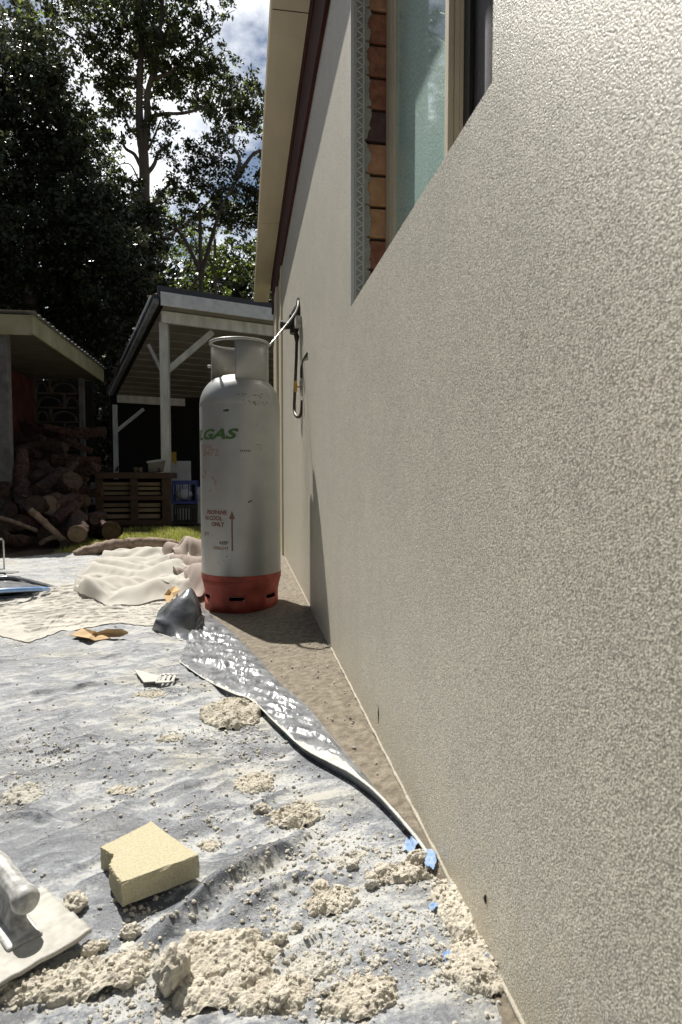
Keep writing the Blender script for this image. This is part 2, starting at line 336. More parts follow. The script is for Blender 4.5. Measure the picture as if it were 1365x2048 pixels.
M['concrete'] = mat('brown_concrete', (0.115, 0.097, 0.07), 0.9, col2=(0.25, 0.215, 0.165), vscale=45, detail=9, bump=0.8, bscale=150, bdist=0.004)
M['soil'] = mat('dark_leafy_soil', (0.05, 0.035, 0.022), 0.95, col2=(0.14, 0.10, 0.06), vscale=8, detail=9, bump=0.8, bscale=20, bdist=0.03)
M['silverplastic'] = mat('grey_plastic_film', (0.09, 0.097, 0.11), 0.30, spec=0.8, vscale=18, bump=0.15, bscale=60, bdist=0.003, col2=(0.27, 0.283, 0.30), detail=10)
M['darkplastic'] = mat('dark_plastic_film', (0.06, 0.063, 0.07), 0.25, spec=0.7, bump=0.3, bscale=30, bdist=0.005, col2=(0.16, 0.17, 0.19), vscale=12)
M['lip'] = mat('plaster_caked_edge', (0.62, 0.61, 0.56), 0.9, var=0.15, vscale=50, bump=0.6, bscale=140, bdist=0.004)
M['mortar'] = mat('beige_mortar', (0.46, 0.42, 0.345), 0.95, col2=(0.60, 0.565, 0.48), vscale=26, detail=8, bump=0.9, bscale=170, bdist=0.004)
M['mortarw'] = mat('pale_mortar', (0.44, 0.42, 0.365), 0.95, col2=(0.56, 0.545, 0.49), vscale=40, detail=8, bump=0.8, bscale=170, bdist=0.003)
M['canvas'] = mat('cream_canvas', (0.56, 0.535, 0.48), 0.92, var=0.08, vscale=5, bump=0.2, bscale=330, bdist=0.001, transl=0.1)
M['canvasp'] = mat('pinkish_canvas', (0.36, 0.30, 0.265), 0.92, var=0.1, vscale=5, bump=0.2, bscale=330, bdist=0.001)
M['kraft'] = mat('kraft_paper', (0.50, 0.34, 0.17), 0.8, var=0.15, vscale=20, bump=0.2, bscale=40, bdist=0.002)
M['whitescrap'] = mat('dusty_white_plastic', (0.46, 0.455, 0.42), 0.6, var=0.08, vscale=40)
def sponge_mat():
    m = mat('yellow_sponge_foam', (0.49, 0.44, 0.28), 0.95, col2=(0.60, 0.555, 0.40), vscale=330, detail=4, bump=1.0, bscale=420, bdist=0.0025)
    return m
M['sponge'] = sponge_mat()
M['trowel'] = mat('plaster_caked_plastic', (0.36, 0.35, 0.31), 0.7, col2=(0.50, 0.49, 0.45), vscale=45, detail=9, bump=0.5, bscale=70, bdist=0.003)
M['trowelh'] = mat('scuffed_white_handle', (0.24, 0.24, 0.235), 0.4, col2=(0.58, 0.58, 0.56), vscale=70, detail=7, bump=0.25, bscale=60, bdist=0.002)
M['bluetape'] = mat('blue_tape', (0.11, 0.25, 0.52), 0.7, col2=(0.38, 0.44, 0.50), vscale=45)
M['bark'] = mat('red_brown_bark', (0.022, 0.012, 0.010), 0.95, col2=(0.15, 0.082, 0.066), vscale=30, detail=10, bump=1.0, bscale=45, bdist=0.04)
M['cut'] = mat('cut_timber', (0.26, 0.20, 0.15), 0.85, var=0.2, vscale=18, bump=0.3, bscale=60, bdist=0.005)
M['branch'] = mat('weathered_branch', (0.17, 0.115, 0.08), 0.85, col2=(0.34, 0.26, 0.20), vscale=20, detail=8, bump=0.8, bscale=40, bdist=0.01)
M['gumbark'] = mat('gum_tree_bark', (0.09, 0.075, 0.062), 0.85, col2=(0.24, 0.205, 0.175), vscale=2.5, bump=0.6, bscale=8, bdist=0.05, stretch=(1, 1, 0.2))
M['palebark'] = mat('pale_limb_bark', (0.42, 0.40, 0.37), 0.7, var=0.2, vscale=4)
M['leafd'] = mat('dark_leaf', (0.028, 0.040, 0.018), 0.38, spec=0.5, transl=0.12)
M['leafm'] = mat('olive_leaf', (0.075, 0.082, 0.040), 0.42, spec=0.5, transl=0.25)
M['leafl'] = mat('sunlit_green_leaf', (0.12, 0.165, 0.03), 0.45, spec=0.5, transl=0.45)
M['postw'] = mat('weathered_white_paint', (0.68, 0.69, 0.67), 0.6, var=0.18, vscale=9, bump=0.3, bscale=40, bdist=0.004, stretch=(1, 1, 0.3))
M['fasciaw'] = mat('sky_tinted_white_paint', (0.72, 0.76, 0.82), 0.45, var=0.12, vscale=10, bump=0.2, bscale=50, bdist=0.003)  # white paint, tinted blue to imitate sky light on the fascia
M['fasciam'] = mat('mossy_cream_paint', (0.27, 0.27, 0.15), 0.7, col2=(0.44, 0.42, 0.29), vscale=3.5, detail=7, bump=0.3, bscale=30, bdist=0.005)
M['iron'] = mat('corrugated_iron', (0.45, 0.45, 0.44), 0.32, metal=0.7, var=0.2, vscale=3)
M['darkroof'] = mat('dark_grey_roofing', (0.05, 0.053, 0.065), 0.55, var=0.15, vscale=3)
M['ceil'] = mat('dim_ceiling_boards', (0.30, 0.285, 0.25), 0.8, var=0.15, vscale=2.5)
M['postd'] = mat('shade_dark_weathered_paint', (0.20, 0.20, 0.205), 0.8, col2=(0.10, 0.10, 0.11), vscale=8, detail=8, bump=0.3, bscale=40, bdist=0.004)  # weathered paint, darkened further to imitate the shade on the shed posts
M['cutd'] = mat('dark_aged_log_end', (0.05, 0.032, 0.025), 0.9, col2=(0.11, 0.075, 0.055), vscale=20, bump=0.5, bscale=40, bdist=0.008)
M['gutg'] = mat('grey_gutter_paint', (0.16, 0.17, 0.19), 0.5, col2=(0.34, 0.35, 0.37), vscale=5, detail=8)
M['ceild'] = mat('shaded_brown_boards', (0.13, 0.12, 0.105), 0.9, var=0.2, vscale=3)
M['deepwall'] = mat('shade_black_boards', (0.012, 0.010, 0.009), 0.9)  # near-black, standing in for the deep shade at the back of open interiors
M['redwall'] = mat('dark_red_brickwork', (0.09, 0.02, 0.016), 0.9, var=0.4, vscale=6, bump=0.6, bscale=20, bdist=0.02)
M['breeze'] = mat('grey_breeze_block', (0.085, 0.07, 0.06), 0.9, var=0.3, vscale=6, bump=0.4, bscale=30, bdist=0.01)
M['palletd'] = mat('dark_pallet_timber', (0.085, 0.052, 0.038), 0.85, var=0.3, vscale=7, bump=0.4, bscale=30, bdist=0.006, stretch=(0.3, 1, 1))
M['palletl'] = mat('pale_pallet_timber', (0.26, 0.20, 0.14), 0.85, var=0.25, vscale=7, bump=0.4, bscale=30, bdist=0.006, stretch=(0.3, 1, 1))
M['bluecrate'] = mat('blue_crate_plastic', (0.012, 0.035, 0.22), 0.4, var=0.1)
M['greyplas'] = mat('grey_bucket_plastic', (0.17, 0.17, 0.15), 0.5, var=0.15)
M['whiteboard'] = mat('white_panel', (0.42, 0.44, 0.47), 0.6, var=0.1)
M['yellow'] = mat('yellow_plastic', (0.35, 0.22, 0.02), 0.5)
M['grass'] = mat('grass_blade', (0.20, 0.23, 0.045), 0.6, transl=0.4)
M['grass2'] = mat('dry_grass_blade', (0.36, 0.33, 0.14), 0.7, transl=0.3)
M['bluetool'] = mat('blue_film', (0.11, 0.26, 0.55), 0.3, spec=0.7, col2=(0.3, 0.45, 0.7), vscale=20)

# ------------------------------------------------------------------ setting: ground
def grid(x0, x1, y0, y1, nx, ny):
    X, Y = np.meshgrid(np.linspace(x0, x1, nx), np.linspace(y0, y1, ny)); return X, Y
def grid_faces(nx, ny):
    i = np.arange(ny - 1)[:, None] * nx + np.arange(nx - 1)[None, :]
    return np.stack([i, i + 1, i + nx + 1, i + nx], -1).reshape(-1, 4)
WX = 0.294
mb = MB(); mb.add([(-400, -60, -0.012), (400, -60, -0.012), (400, 700, -0.012), (-400, 700, -0.012)], [(0, 1, 2, 3)])
o = mb.build('ground', M['soil']); tag(o, 'dark leafy soil ground of the yard', None, kind='structure')
nx, ny = 90, 420
X, Y = grid(-0.75, WX + 0.02, -0.6, 5.0, nx, ny)
Z = 0.002 + 0.030 * sstep(-0.02, WX, X) + 0.002 * fbm(X * 4, Y * 4, 0, 3) + 0.0012 * fbm(X * 40, Y * 40, 0, 5, 3)
Z = Z + np.where(X > WX - 0.02, 0.006, 0) * 1.0
o = np_mesh('concrete_path', np.stack([X, Y, Z], -1).reshape(-1, 3), grid_faces(nx, ny), M['concrete']); tag(o, 'brown gritty concrete path beside the rendered wall', None, kind='structure')
CONC = lambda x, y: 0.002 + 0.030 * float(sstep(-0.02, WX, x))

# ------------------------------------------------------------------ house
house = thing('house', (WX, 2.0, 0), 'house with grey-beige granular rendered side wall, unfinished window opening and cream gutter', 'house')
Y0, YN, YF, YE = -0.9, 0.729, 1.714, 4.72     # wall start, near jamb, far jamb, wall end
ZS, ZH, ZT = 1.096, 2.12, 2.60
def wallgrid(mb, y0, y1, z0, z1): mb.box(WX, WX + 0.012, y0, y1, z0, z1)
mb = MB(); wallgrid(mb, Y0, YE, -0.02, ZS); wallgrid(mb, Y0, YN, ZS, ZT); wallgrid(mb, YF, YE, ZS, ZT); wallgrid(mb, YN, YF, ZH, ZT)
mb.build('rendered_wall', M['wall'], house)
mb = MB(); a = WX + 0.012; b_ = WX + 0.24
mb.box(a, b_, Y0, YE, -0.02, ZS - 0.02); mb.box(a, b_, Y0, YN - 0.0, ZS - 0.02, ZT); mb.box(a + 0.0, b_, YF + 0.115, YE, ZS - 0.02, ZT); mb.box(a, b_, YN, YF + 0.115, ZH + 0.01, ZT)
mb.build('brick_core', M['dryrender'], house)
# sill top (mortar bed)
mb = MB(); mb.box(a, WX + 0.20, YN, YF + 0.11, ZS - 0.02, ZS - 0.004); mb.build('window_sill', M['dryrender'], house)
# far jamb brickwork (courses)
br = MB(); z = 0.93; k = 0; kinds = [1, 3, 0, 0, 2, 1, 1, 1, 3, 0, 1, 2, 0, 1]
br_order = {0: 2, 1: 1}
zc = ZS - 0.07
seq = [1, 1, 1, 3, 3, 0, 2, 1, 1, 1, 0, 1, 2]
for k, q in enumerate(seq):
    z0 = zc + k * 0.086; br.box(WX + 0.020, WX + 0.200, YF + 0.014 + 0.002 * rnd.random(), YF + 0.11, z0 + 0.006, z0 + 0.083, q)
brick = br.build('brick_jamb', [M['bk0'], M['bk1'], M['bk2'], M['bk3']], house, bevel=0.003)
mj = MB(); mj.box(WX + 0.022, WX + 0.19, YF + 0.024, YF + 0.108, zc, ZH); mj.build('mortar_joint', M['mortarj'], brick)
# smeared base coat on the jamb with a torn edge
zz = np.arange(ZS - 0.02, ZH, 0.003); ed = WX + 0.050 + 0.013 * fbm(zz * 26, zz * 0, 0, 9, 5, 0.7) + 0.004 * np.abs(vnoise(zz * 90, zz * 0, 0, 12)) + 0.004 * np.sign(np.sin(zz * 2 * math.pi / 0.086)) * 0
ed = ed - 0.010 * (np.abs(((zz - zc) / 0.086) % 1 - 0.02) < 0.05)
v = []; f = []
for i, q in enumerate(zz):
    v += [(WX + 0.002, YF + 0.0005, q), (float(ed[i]), YF + 0.0075, q), (float(ed[i]) + 0.001, YF + 0.016, q)]
for i in range(len(zz) - 1):
    a3 = i * 3; f += [(a3, a3 + 1, a3 + 4, a3 + 3), (a3 + 1, a3 + 2, a3 + 5, a3 + 4)]
mb = MB(); mb.add(v, f); mb.build('torn_base_coat', M['dryrender'], house)
# perforated corner bead
mb = MB(); x0 = WX + 0.001; x1 = WX + 0.036; yb = YF - 0.0015
mb.box(WX - 0.0015, WX + 0.008, yb - 0.001, yb + 0.002, ZS, ZH); mb.box(x1 - 0.0045, x1, yb, yb + 0.0015, ZS, ZH)
mb.box(x0 + 0.010, x0 + 0.013, yb, yb + 0.0015, ZS, ZH)
zq = ZS; s = 0
while zq < ZH - 0.02:
    p = (x0 + 0.012, yb + 0.0006, zq); q = (x1 - 0.003, yb + 0.0006, zq + 0.013); r_ = (x0 + 0.012, yb + 0.0006, zq + 0.026)
    mb.bar(p, q, 0.0035, 0.0012, (0, 1, 0)); mb.bar(q, r_, 0.0035, 0.0012, (0, 1, 0)); zq += 0.026
mb.build('corner_bead', M['bead'], house)
# window
win = thing('window', (0, 0, 0), None, None); win.parent = house; win.matrix_parent_inverse = Matrix.Translation(-Vector(house.location)); win['label'] = 'cream aluminium framed window with teal obscured glass and grey curtain'
def part(mb, name, m, parent=win, bevel=0.0):
    o = mb.build(name, m, parent, bevel); o.matrix_parent_inverse = Matrix.Identity(4); return o
fx = WX + 0.100
mb = MB()
mb.box(fx, fx + 0.03, YF - 0.084, YF + 0.008, ZS, ZH); mb.box(fx - 0.0025, fx, YF - 0.05, YF + 0.008, ZS, ZH)
mb.box(fx - 0.002, fx + 0.03, YN, YF - 0.024, ZS - 0.003, ZS + 0.03)
mb.box(fx, fx + 0.03, YN, YF - 0.024, ZH - 0.03, ZH)
part(mb, 'frame', M['cream_alu'], bevel=0.0015)
mb = MB(); sx = WX + 0.090
mb.box(sx, sx + 0.010, 1.166, 1.188, ZS + 0.001, ZH - 0.001); mb.box(sx + 0.0095, sx + 0.013, 1.170, 1.184, ZS + 0.001, ZH - 0.001); mb.box(sx + 0.0125, sx + 0.022, 1.166, 1.188, ZS + 0.001, ZH - 0.001)
mb.box(sx + 0.022, sx + 0.028, 1.160, 1.186, ZS + 0.001, ZH - 0.001)
part(mb, 'sash_stile', M['cream_alu'], bevel=0.001)
mb = MB(); mb.box(sx + 0.028, sx + 0.035, 1.13, 1.18, ZS + 0.001, ZH - 0.001); part(mb, 'seal', M['black'])
mb = MB(); mb.box(fx + 0.006, fx + 0.010, 1.188, YF - 0.08, ZS + 0.02, ZH - 0.02); part(mb, 'glass_pane', M['glass'])
nx, ny = 60, 8; Yg, Zg = np.meshgrid(np.linspace(YN - 0.05, 1.16, nx), np.linspace(ZS - 0.0, ZH - 0.0, ny))
Xg = WX + 0.128 + 0.007 * np.sin(Yg * 75) * (0.6 + 0.4 * np.sin(Yg * 21)) + 0.004 * fbm(Yg * 14, Zg * 2, 0, 4)
o = np_mesh('curtain', np.stack([Xg, Yg, Zg], -1).reshape(-1, 3), grid_faces(nx, ny), M['screen'], win); o.matrix_parent_inverse = Matrix.Identity(4)
# dark room behind the window
mb = MB(); mb.box(WX + 0.24, WX + 0.25, YN - 0.1, YF + 0.115, ZS - 0.05, ZH + 0.05); mb.build('room_lining', M['black'], house)
# eave: fascia and gutter
mb = MB(); mb.box(WX - 0.015, WX + 0.02, Y0, 6.15, 2.19, 2.50); mb.box(WX - 0.020, WX - 0.015, Y0, 6.15, 2.42, 2.50); mb.build('fascia', M['brown'], house, bevel=0.003)
gx = 0.126
mb = MB()
prof = [(gx + 0.012, 2.63), (gx - 0.001, 2.63), (gx - 0.001, 2.612), (gx + 0.005, 2.608), (gx + 0.005, 2.520), (gx - 0.004, 2.512), (gx - 0.003, 2.502), (gx + 0.006, 2.5005), (WX - 0.016, 2.5005), (WX - 0.016, 2.62)]
ys = [-0.9, 0.6, 0.602, 2.76, 2.762, 2.766, 4.9, 4.902, 6.86]
v = []; f = []
for yy in ys:
    for (x, z) in prof: v.append((x, yy, z - (0.0015 if abs(yy - 2.764) < 0.003 else 0)))
n = len(prof)
for i in range(len(ys) - 1):
    for j in range(n - 1): f.append((i * n + j, i * n + j + 1, (i + 1) * n + j + 1, (i + 1) * n + j))
mb.add(v, f); mb.add([v[(len(ys) - 1) * n + j] for j in range(n)], [tuple(range(n))])
gut = mb.build('gutter', M['cream'], house)
mb = MB(); mb.box(gx + 0.004, WX - 0.02, 2.62, 2.6225, 2.4985, 2.4998); mb.build('gutter_joint', M['brown'], gut); mb = MB(); mb.box(gx + 0.002, WX - 0.02, 4.75, 4.77, 2.497, 2.5); mb.build('gutter_joint', M['cream'], gut)
mb = MB(); mb.box(WX - 0.016, WX + 3, -0.9, 6.86, 2.62, 2.66); mb.build('roof', M['darkroof'], house)
# far end: corner trims and door frame
mb = MB(); mb.box(WX - 0.012, WX + 0.05, YE, YE + 0.10, 0.0, 2.19); mb.box(WX - 0.004, WX + 0.05, YE + 0.10, YE + 0.45, 0.0, 2.19)
mb.build('corner_trim', M['cream_alu'], house, bevel=0.002)
mb = MB(); mb.box(WX - 0.003, WX + 0.02, YE + 0.45, YE + 0.52, 0, 2.19); mb.build('door_gap', M['black'], house)  # black strip standing in for the dark gap beside the door frame
mb = MB(); mb.box(WX - 0.02, WX + 0.05, YE + 0.52, YE + 0.85, 0, 2.19); mb.box(WX + 0.0, WX + 0.05, YE + 0.85, 6.15, 0, 2.19)
mb.build('door_frame', M['cream_alu'], house, bevel=0.002)
mb = MB(); mb.box(0.31, 8, 6.15, 6.25, 0, 2.6); mb.build('end_wall', M['dryrender'], house)
# caked bead along the wall foot
pts = []; rad = []
for i in range(260):
    y = 0.3 + i * 0.0165; pts.append((WX - 0.0005, y, 0.0405 + 0.0012 * math.sin(i * 0.9))); rad.append(0.0036 + 0.0012 * math.sin(i * 1.7) * math.sin(i * 0.37))
mb = MB(); mb.tube(pts, rad, 6, noise=0.5, seed=4); mb.build('base_bead', M['wall_end'], house)
# two dark scratches on the wall
for (pa, pb, w) in (((757, 1410), (757, 1447), 0.0012), ((971, 1788), (971, 1808), 0.0022)):
    A = PX(*pa, WX - 0.001); B = PX(*pb, WX - 0.001); mb = MB(); mb.tube([A, (A + B) / 2 + Vector((0, 0.001, 0)), B], [0.0003, w, 0.0004], 5); mb.build('scratch', M['hose'], house)

# ------------------------------------------------------------------ gas cylinder
BX, BY = P(484, 1200, 3.06).x, 3.06
cyl = thing('gas_cylinder', (BX, BY, 0), 'tall silver gas cylinder with red-orange foot ring standing beside the rendered wall', 'gas cylinder')
R = 0.190
prof = [(0.168, 0.075), (0.178, 0.105), (0.186, 0.135), (R, 0.165), (R, 0.55), (R, 0.955), (0.1895, 0.958), (0.1895, 0.964), (R, 0.967)]
for i in range(1, 15):
    a = i / 14 * math.pi / 2; prof.append((R * math.cos(a) ** 0.72 if i < 14 else 0.0, 0.967 + 0.148 * math.sin(a) ** 1.05))
mb = MB(); mb.lathe(prof, 96); body = mb.build('body', M['silver'], cyl); body.matrix_parent_inverse = Matrix.Identity(4)
def P_(mb, name, m, parent=cyl, bevel=0):
    o = mb.build(name, m, parent, bevel); o.matrix_parent_inverse = Matrix.Identity(4); return o
# foot ring with slots
mb = MB(); rf = 0.176; zs = [0.0, 0.06, 0.078, 0.090, 0.122, 0.150]; rs = [rf, rf, rf, rf + 0.001, rf + 0.007, R + 0.001]
nseg = 96; v = []; f = []
for (z, r) in zip(zs, rs):
    for k in range(nseg):
        a = 2 * math.pi * k / nseg; v.append((r * math.sin(a), -r * math.cos(a), z))
for i in range(len(zs) - 1):
    for k in range(nseg):
        if i == 1 and (k + 10) % 16 in (5, 6, 7, 8, 9, 10): continue
        a = i * nseg + k; b = i * nseg + (k + 1) % nseg; f.append((a, b, b + nseg, a + nseg))
mb.add(v, f, 0, True); foot = P_(mb, 'foot_ring', M['cylred']); sm = foot.modifiers.new('solid', 'SOLIDIFY'); sm.thickness = 0.004
mb = MB(); mb.lathe([(R + 0.0012, 0.150), (R + 0.0012, 0.176)], 96); P_(mb, 'red_band', M['cylred'], body)
# collar
RC = 0.137; zt = 1.262
mb = MB(); a0, a1 = math.radians(-9), math.radians(262)
mb.lathe([(RC, 1.055), (RC, zt)], 72, (0, 0, 0), 0, a0, a1); col = P_(mb, 'collar', M['silver']); sm = col.modifiers.new('solid', 'SOLIDIFY'); sm.thickness = 0.004
mb = MB(); ring = [(RC * math.sin(2 * math.pi * k / 72), -RC * math.cos(2 * math.pi * k / 72), zt) for k in range(73)]
mb.tube(ring, 0.0075, 8, cap=False); P_(mb, 'collar_rim', M['silver'], col)
mb = MB(); mb.tube([(0, 0, 1.10), (0, 0, 1.19)], 0.016, 12); mb.tube([(0, 0, 1.155), (0.05, -0.0, 1.155)], 0.012, 10); mb.tube([(0, 0, 1.19), (0, 0, 1.205)], 0.024, 12); P_(mb, 'valve', M['brass'])
mb = MB(); mb.tube([(-RC + 0.003, -0.02, 1.15), (-RC - 0.012, -0.02, 1.15)], 0.007, 8); P_(mb, 'lug', M['silver'])
# writing wrapped on the body
def wrap_text(txt, size, px_right, zc, m, bold=0.0, shear=0.0, name='lettering', sx=1.0):
    cu = bpy.data.curves.new(name, 'FONT'); cu.body = txt; cu.size = size; cu.offset = bold; cu.shear = shear; cu.align_x = 'RIGHT'; cu.resolution_u = 3
    to = bpy.data.objects.new('tmp', cu); COL.objects.link(to); dg = bpy.context.evaluated_depsgraph_get(); me = bpy.data.meshes.new_from_object(to.evaluated_get(dg)); bpy.data.objects.remove(to)
    bm = bmesh.new(); bm.from_mesh(me); bmesh.ops.triangulate(bm, faces=bm.faces[:]); bmesh.ops.subdivide_edges(bm, edges=bm.edges[:], cuts=1)
    th_r = math.asin(max(-1, min(1, (px_right - 484) / 79.0)))
    for q in bm.verts:
        th = th_r + q.co.x * sx / R; rr = R + 0.0011; z = q.co.y + zc; q.co = (rr * math.sin(th), -rr * math.cos(th), z)
    bm.to_mesh(me); bm.free(); me.materials.append(m); me.name = name
    o = bpy.data.objects.new(name, me); COL.objects.link(o); o.parent = body; return o
def zp(py): return P(484, py, BY - R).z
wrap_text('ELGAS', 0.062, 474, zp(877), M['green_ink'], 0.0026, 0.32, sx=1.62)
wrap_text('LP GAS', 0.026, 431, zp(896), M['orange_ink'], 0.0003, sx=1.2)
wrap_text('0472', 0.044, 445, zp(911), M['orange_ink'], 0.0001, sx=1.25)
wrap_text('PROPANE', 0.026, 458, zp(1029), M['arrow_ink'], 0.0009)
wrap_text('IN COOL', 0.026, 449, zp(1041), M['arrow_ink'], 0.0009)
wrap_text('ONLY', 0.026, 453, zp(1053), M['arrow_ink'], 0.0009)
wrap_text('QTY', 0.022, 424, zp(1073), M['orange_ink'], 0.0004)
wrap_text('KEEP', 0.020, 460, zp(1089), M['grey_ink'], 0.0002)
wrap_text('UPRIGHT', 0.020, 461, zp(1100), M['orange_ink'], 0.0004)
def wrap_poly(pts, m, name='lettering', wpx=None):
    mb = MB()
    for poly in pts:
        v = []
        for (px, py) in poly:
            th = math.asin(max(-1, min(1, (px - 484) / 79.0))); v.append(((R + 0.0012) * math.sin(th), -(R + 0.0012) * math.cos(th), zp(py)))
        mb.add(v, [tuple(range(len(v)))])
    o = mb.build(name, m, body); o.matrix_parent_inverse = Matrix.Identity(4); return o
wrap_poly([[(466.2, 1102), (469, 1102), (469, 1036), (466.2, 1036)], [(462, 1038), (473, 1038), (467.7, 1021)]], M['arrow_ink'], 'arrow_mark')
wrap_poly([[(430, 952), (440, 965), (439, 967), (428.5, 953)], [(440, 965), (425, 985), (424, 983), (438, 964)], [(513, 888), (522, 888), (522, 889.2), (513, 889.2)], [(521, 889), (524, 900), (523, 900), (520, 889)], [(409, 948), (417, 938), (419, 950), (413, 958)]], M['orange_ink'], 'diamond_mark')
sc = []
for k in range(70):
    t = rnd.random()
    if t < 0.55: px, py, w, h = rnd.uniform(478, 538), rnd.choice([787, 788, 803, 806]) + rnd.gauss(0, 2.2), rnd.uniform(0.5, 4), rnd.uniform(0.4, 1.6)
    elif t < 0.75: px, py, w, h = rnd.gauss(452, 9), rnd.gauss(1122, 9), rnd.uniform(0.5, 3), rnd.uniform(0.4, 1.5)
    else: px, py, w, h = rnd.uniform(420, 550), rnd.uniform(800, 1140), rnd.uniform(0.4, 1.3), rnd.uniform(0.4, 1.0)
    sc.append([(px, py), (px + w, py - 0.3 * rnd.random()), (px + w * 0.8, py + h), (px + w * 0.1, py + h * 1.2)])
sc += [[(453, 820), (461, 818), (465, 820), (462, 823), (454, 823)], [(497, 1004), (504, 1000), (505, 1002), (498, 1006)]]
sc += [[(484 + i * 3.4, 900 + (i % 2)), (486 + i * 3.4, 899.4), (486 + i * 3.4, 903), (484.3 + i * 3.4, 903)] for i in range(6)]
wrap_poly(sc, M['grey_ink'], 'scuff_mark')

# ------------------------------------------------------------------ regulator on the wall
RY = 3.30
reg = thing('gas_regulator', (WX, RY, 1.4), 'dark gas regulator with looping hose and silver pipe fixed to the rendered wall', 'regulator')
def P2(mb, name, m, parent=reg, bevel=0): return mb.build(name, m, parent, bevel)
mb = MB()
c = P(592, 640, RY)
mb.tube([P(596, 612, RY), P(593, 628, RY), P(590, 652, RY), P(588, 668, RY)], [0.022, 0.040, 0.036, 0.030], 12, squash=0.7)
mb.box(c.x - 0.035, WX - 0.001, RY - 0.03, RY + 0.03, c.z - 0.03, c.z + 0.02)
mb.tube([P(563, 652, RY - 0.02), P(590, 650, RY)], 0.020, 10); mb.tube([P(562, 652, RY - 0.02), P(567, 652, RY - 0.02)], 0.027, 10)
P2(mb, 'regulator_body', M['reg'], bevel=0.002)
mb = MB(); mb.box(WX - 0.03, WX - 0.0005, RY - 0.13, RY - 0.05, c.z - 0.055, c.z - 0.01); P2(mb, 'bracket', M['dryrender'], bevel=0.002)
mb = MB(); mb.tube([P(597, 596, RY), P(597, 602, RY), P(596, 614, RY)], [0.008, 0.013, 0.011], 10); P2(mb, 'inlet_fitting', M['galv'])
def spline(ps, n=8):
    ps = [Vector(p) for p in ps]; out = []
    for i in range(len(ps) - 1):
        p0 = ps[max(i - 1, 0)]; p1 = ps[i]; p2 = ps[i + 1]; p3 = ps[min(i + 2, len(ps) - 1)]
        for k in range(n):
            t = k / n; out.append(0.5 * ((2 * p1) + (p2 - p0) * t + (2 * p0 - 5 * p1 + 4 * p2 - p3) * t * t + (3 * p1 - p0 - 3 * p2 + p3) * t ** 3))
    out.append(ps[-1]); return out
mb = MB(); mb.tube(spline([P(597, 602, RY - 0.02), P(596, 613, RY - 0.05), P(588, 630, RY - 0.08), P(565, 660, RY - 0.13), P(540, 690, RY - 0.2), Vector((BX + 0.05, BY + 0.0, 1.155))], 8), 0.0045, 8); P2(mb, 'pigtail_pipe', M['steel'])
mb = MB(); mb.tube([P(593, 668, RY), P(594, 674, RY), P(594, 684, RY)], [0.012, 0.014, 0.009], 10)
mb.tube(spline([P(594, 680, RY), P(593, 720, RY), P(590, 790, RY), P(589, 815, RY), P(591, 828, RY - 0.03), P(597, 834, RY - 0.09), P(603, 826, RY - 0.13), P(605, 800, RY - 0.15)], 6), 0.0085, 10)
mb.tube(spline([P(604, 762, RY - 0.15), P(604, 740, RY - 0.15), P(609, 720, RY - 0.2), PX(616, 708, WX)], 6), 0.0085, 10)
P2(mb, 'hose', M['hose'])
mb = MB(); mb.tube([P(605, 792, RY - 0.15), P(605, 786, RY - 0.15), P(606, 780, RY - 0.15), P(605, 772, RY - 0.15), P(604.5, 765, RY - 0.15), P(604, 757, RY - 0.15)], [0.009, 0.012, 0.015, 0.013, 0.014, 0.010], 8); P2(mb, 'shutoff_valve', M['galv'])
mb = MB(); A = P(592, 762, RY - 0.16); B = P(592, 784, RY - 0.16); mb.tube([P(604, 773, RY - 0.15), P(594, 773, RY - 0.16)], 0.006, 8); mb.bar(A, B, 0.014, 0.006, (0, 1, 0)); P2(mb, 'valve_handle', M['brass'], bevel=0.002)

# ------------------------------------------------------------------ dusty plastic sheet
def inpoly(x, y, poly):
    inside = np.zeros(x.shape, bool); n = len(poly); j = n - 1
    for i in range(n):
        xi, yi = poly[i]; xj, yj = poly[j]
        c = ((yi > y) != (yj > y)) & (x < (xj - xi) * (y - yi) / (yj - yi + 1e-12) + xi); inside ^= c; j = i
    return inside
def dist_path(x, y, path):
    d = np.full(np.shape(x), 1e9); tt = np.zeros(np.shape(x)); L = 0
    for (ax, ay), (bx, by) in zip(path[:-1], path[1:]):
        l2 = (bx - ax) ** 2 + (by - ay) ** 2; t = np.clip(((x - ax) * (bx - ax) + (y - ay) * (by - ay)) / l2, 0, 1)
        dd = np.hypot(x - ax - t * (bx - ax), y - ay - t * (by - ay)); m = dd < d; d = np.where(m, dd, d); tt = np.where(m, L + t * math.sqrt(l2), tt); L += math.sqrt(l2)
    return d, tt / L
def gp(pts): return [(G(a, b).x, G(a, b).y) for a, b in pts]
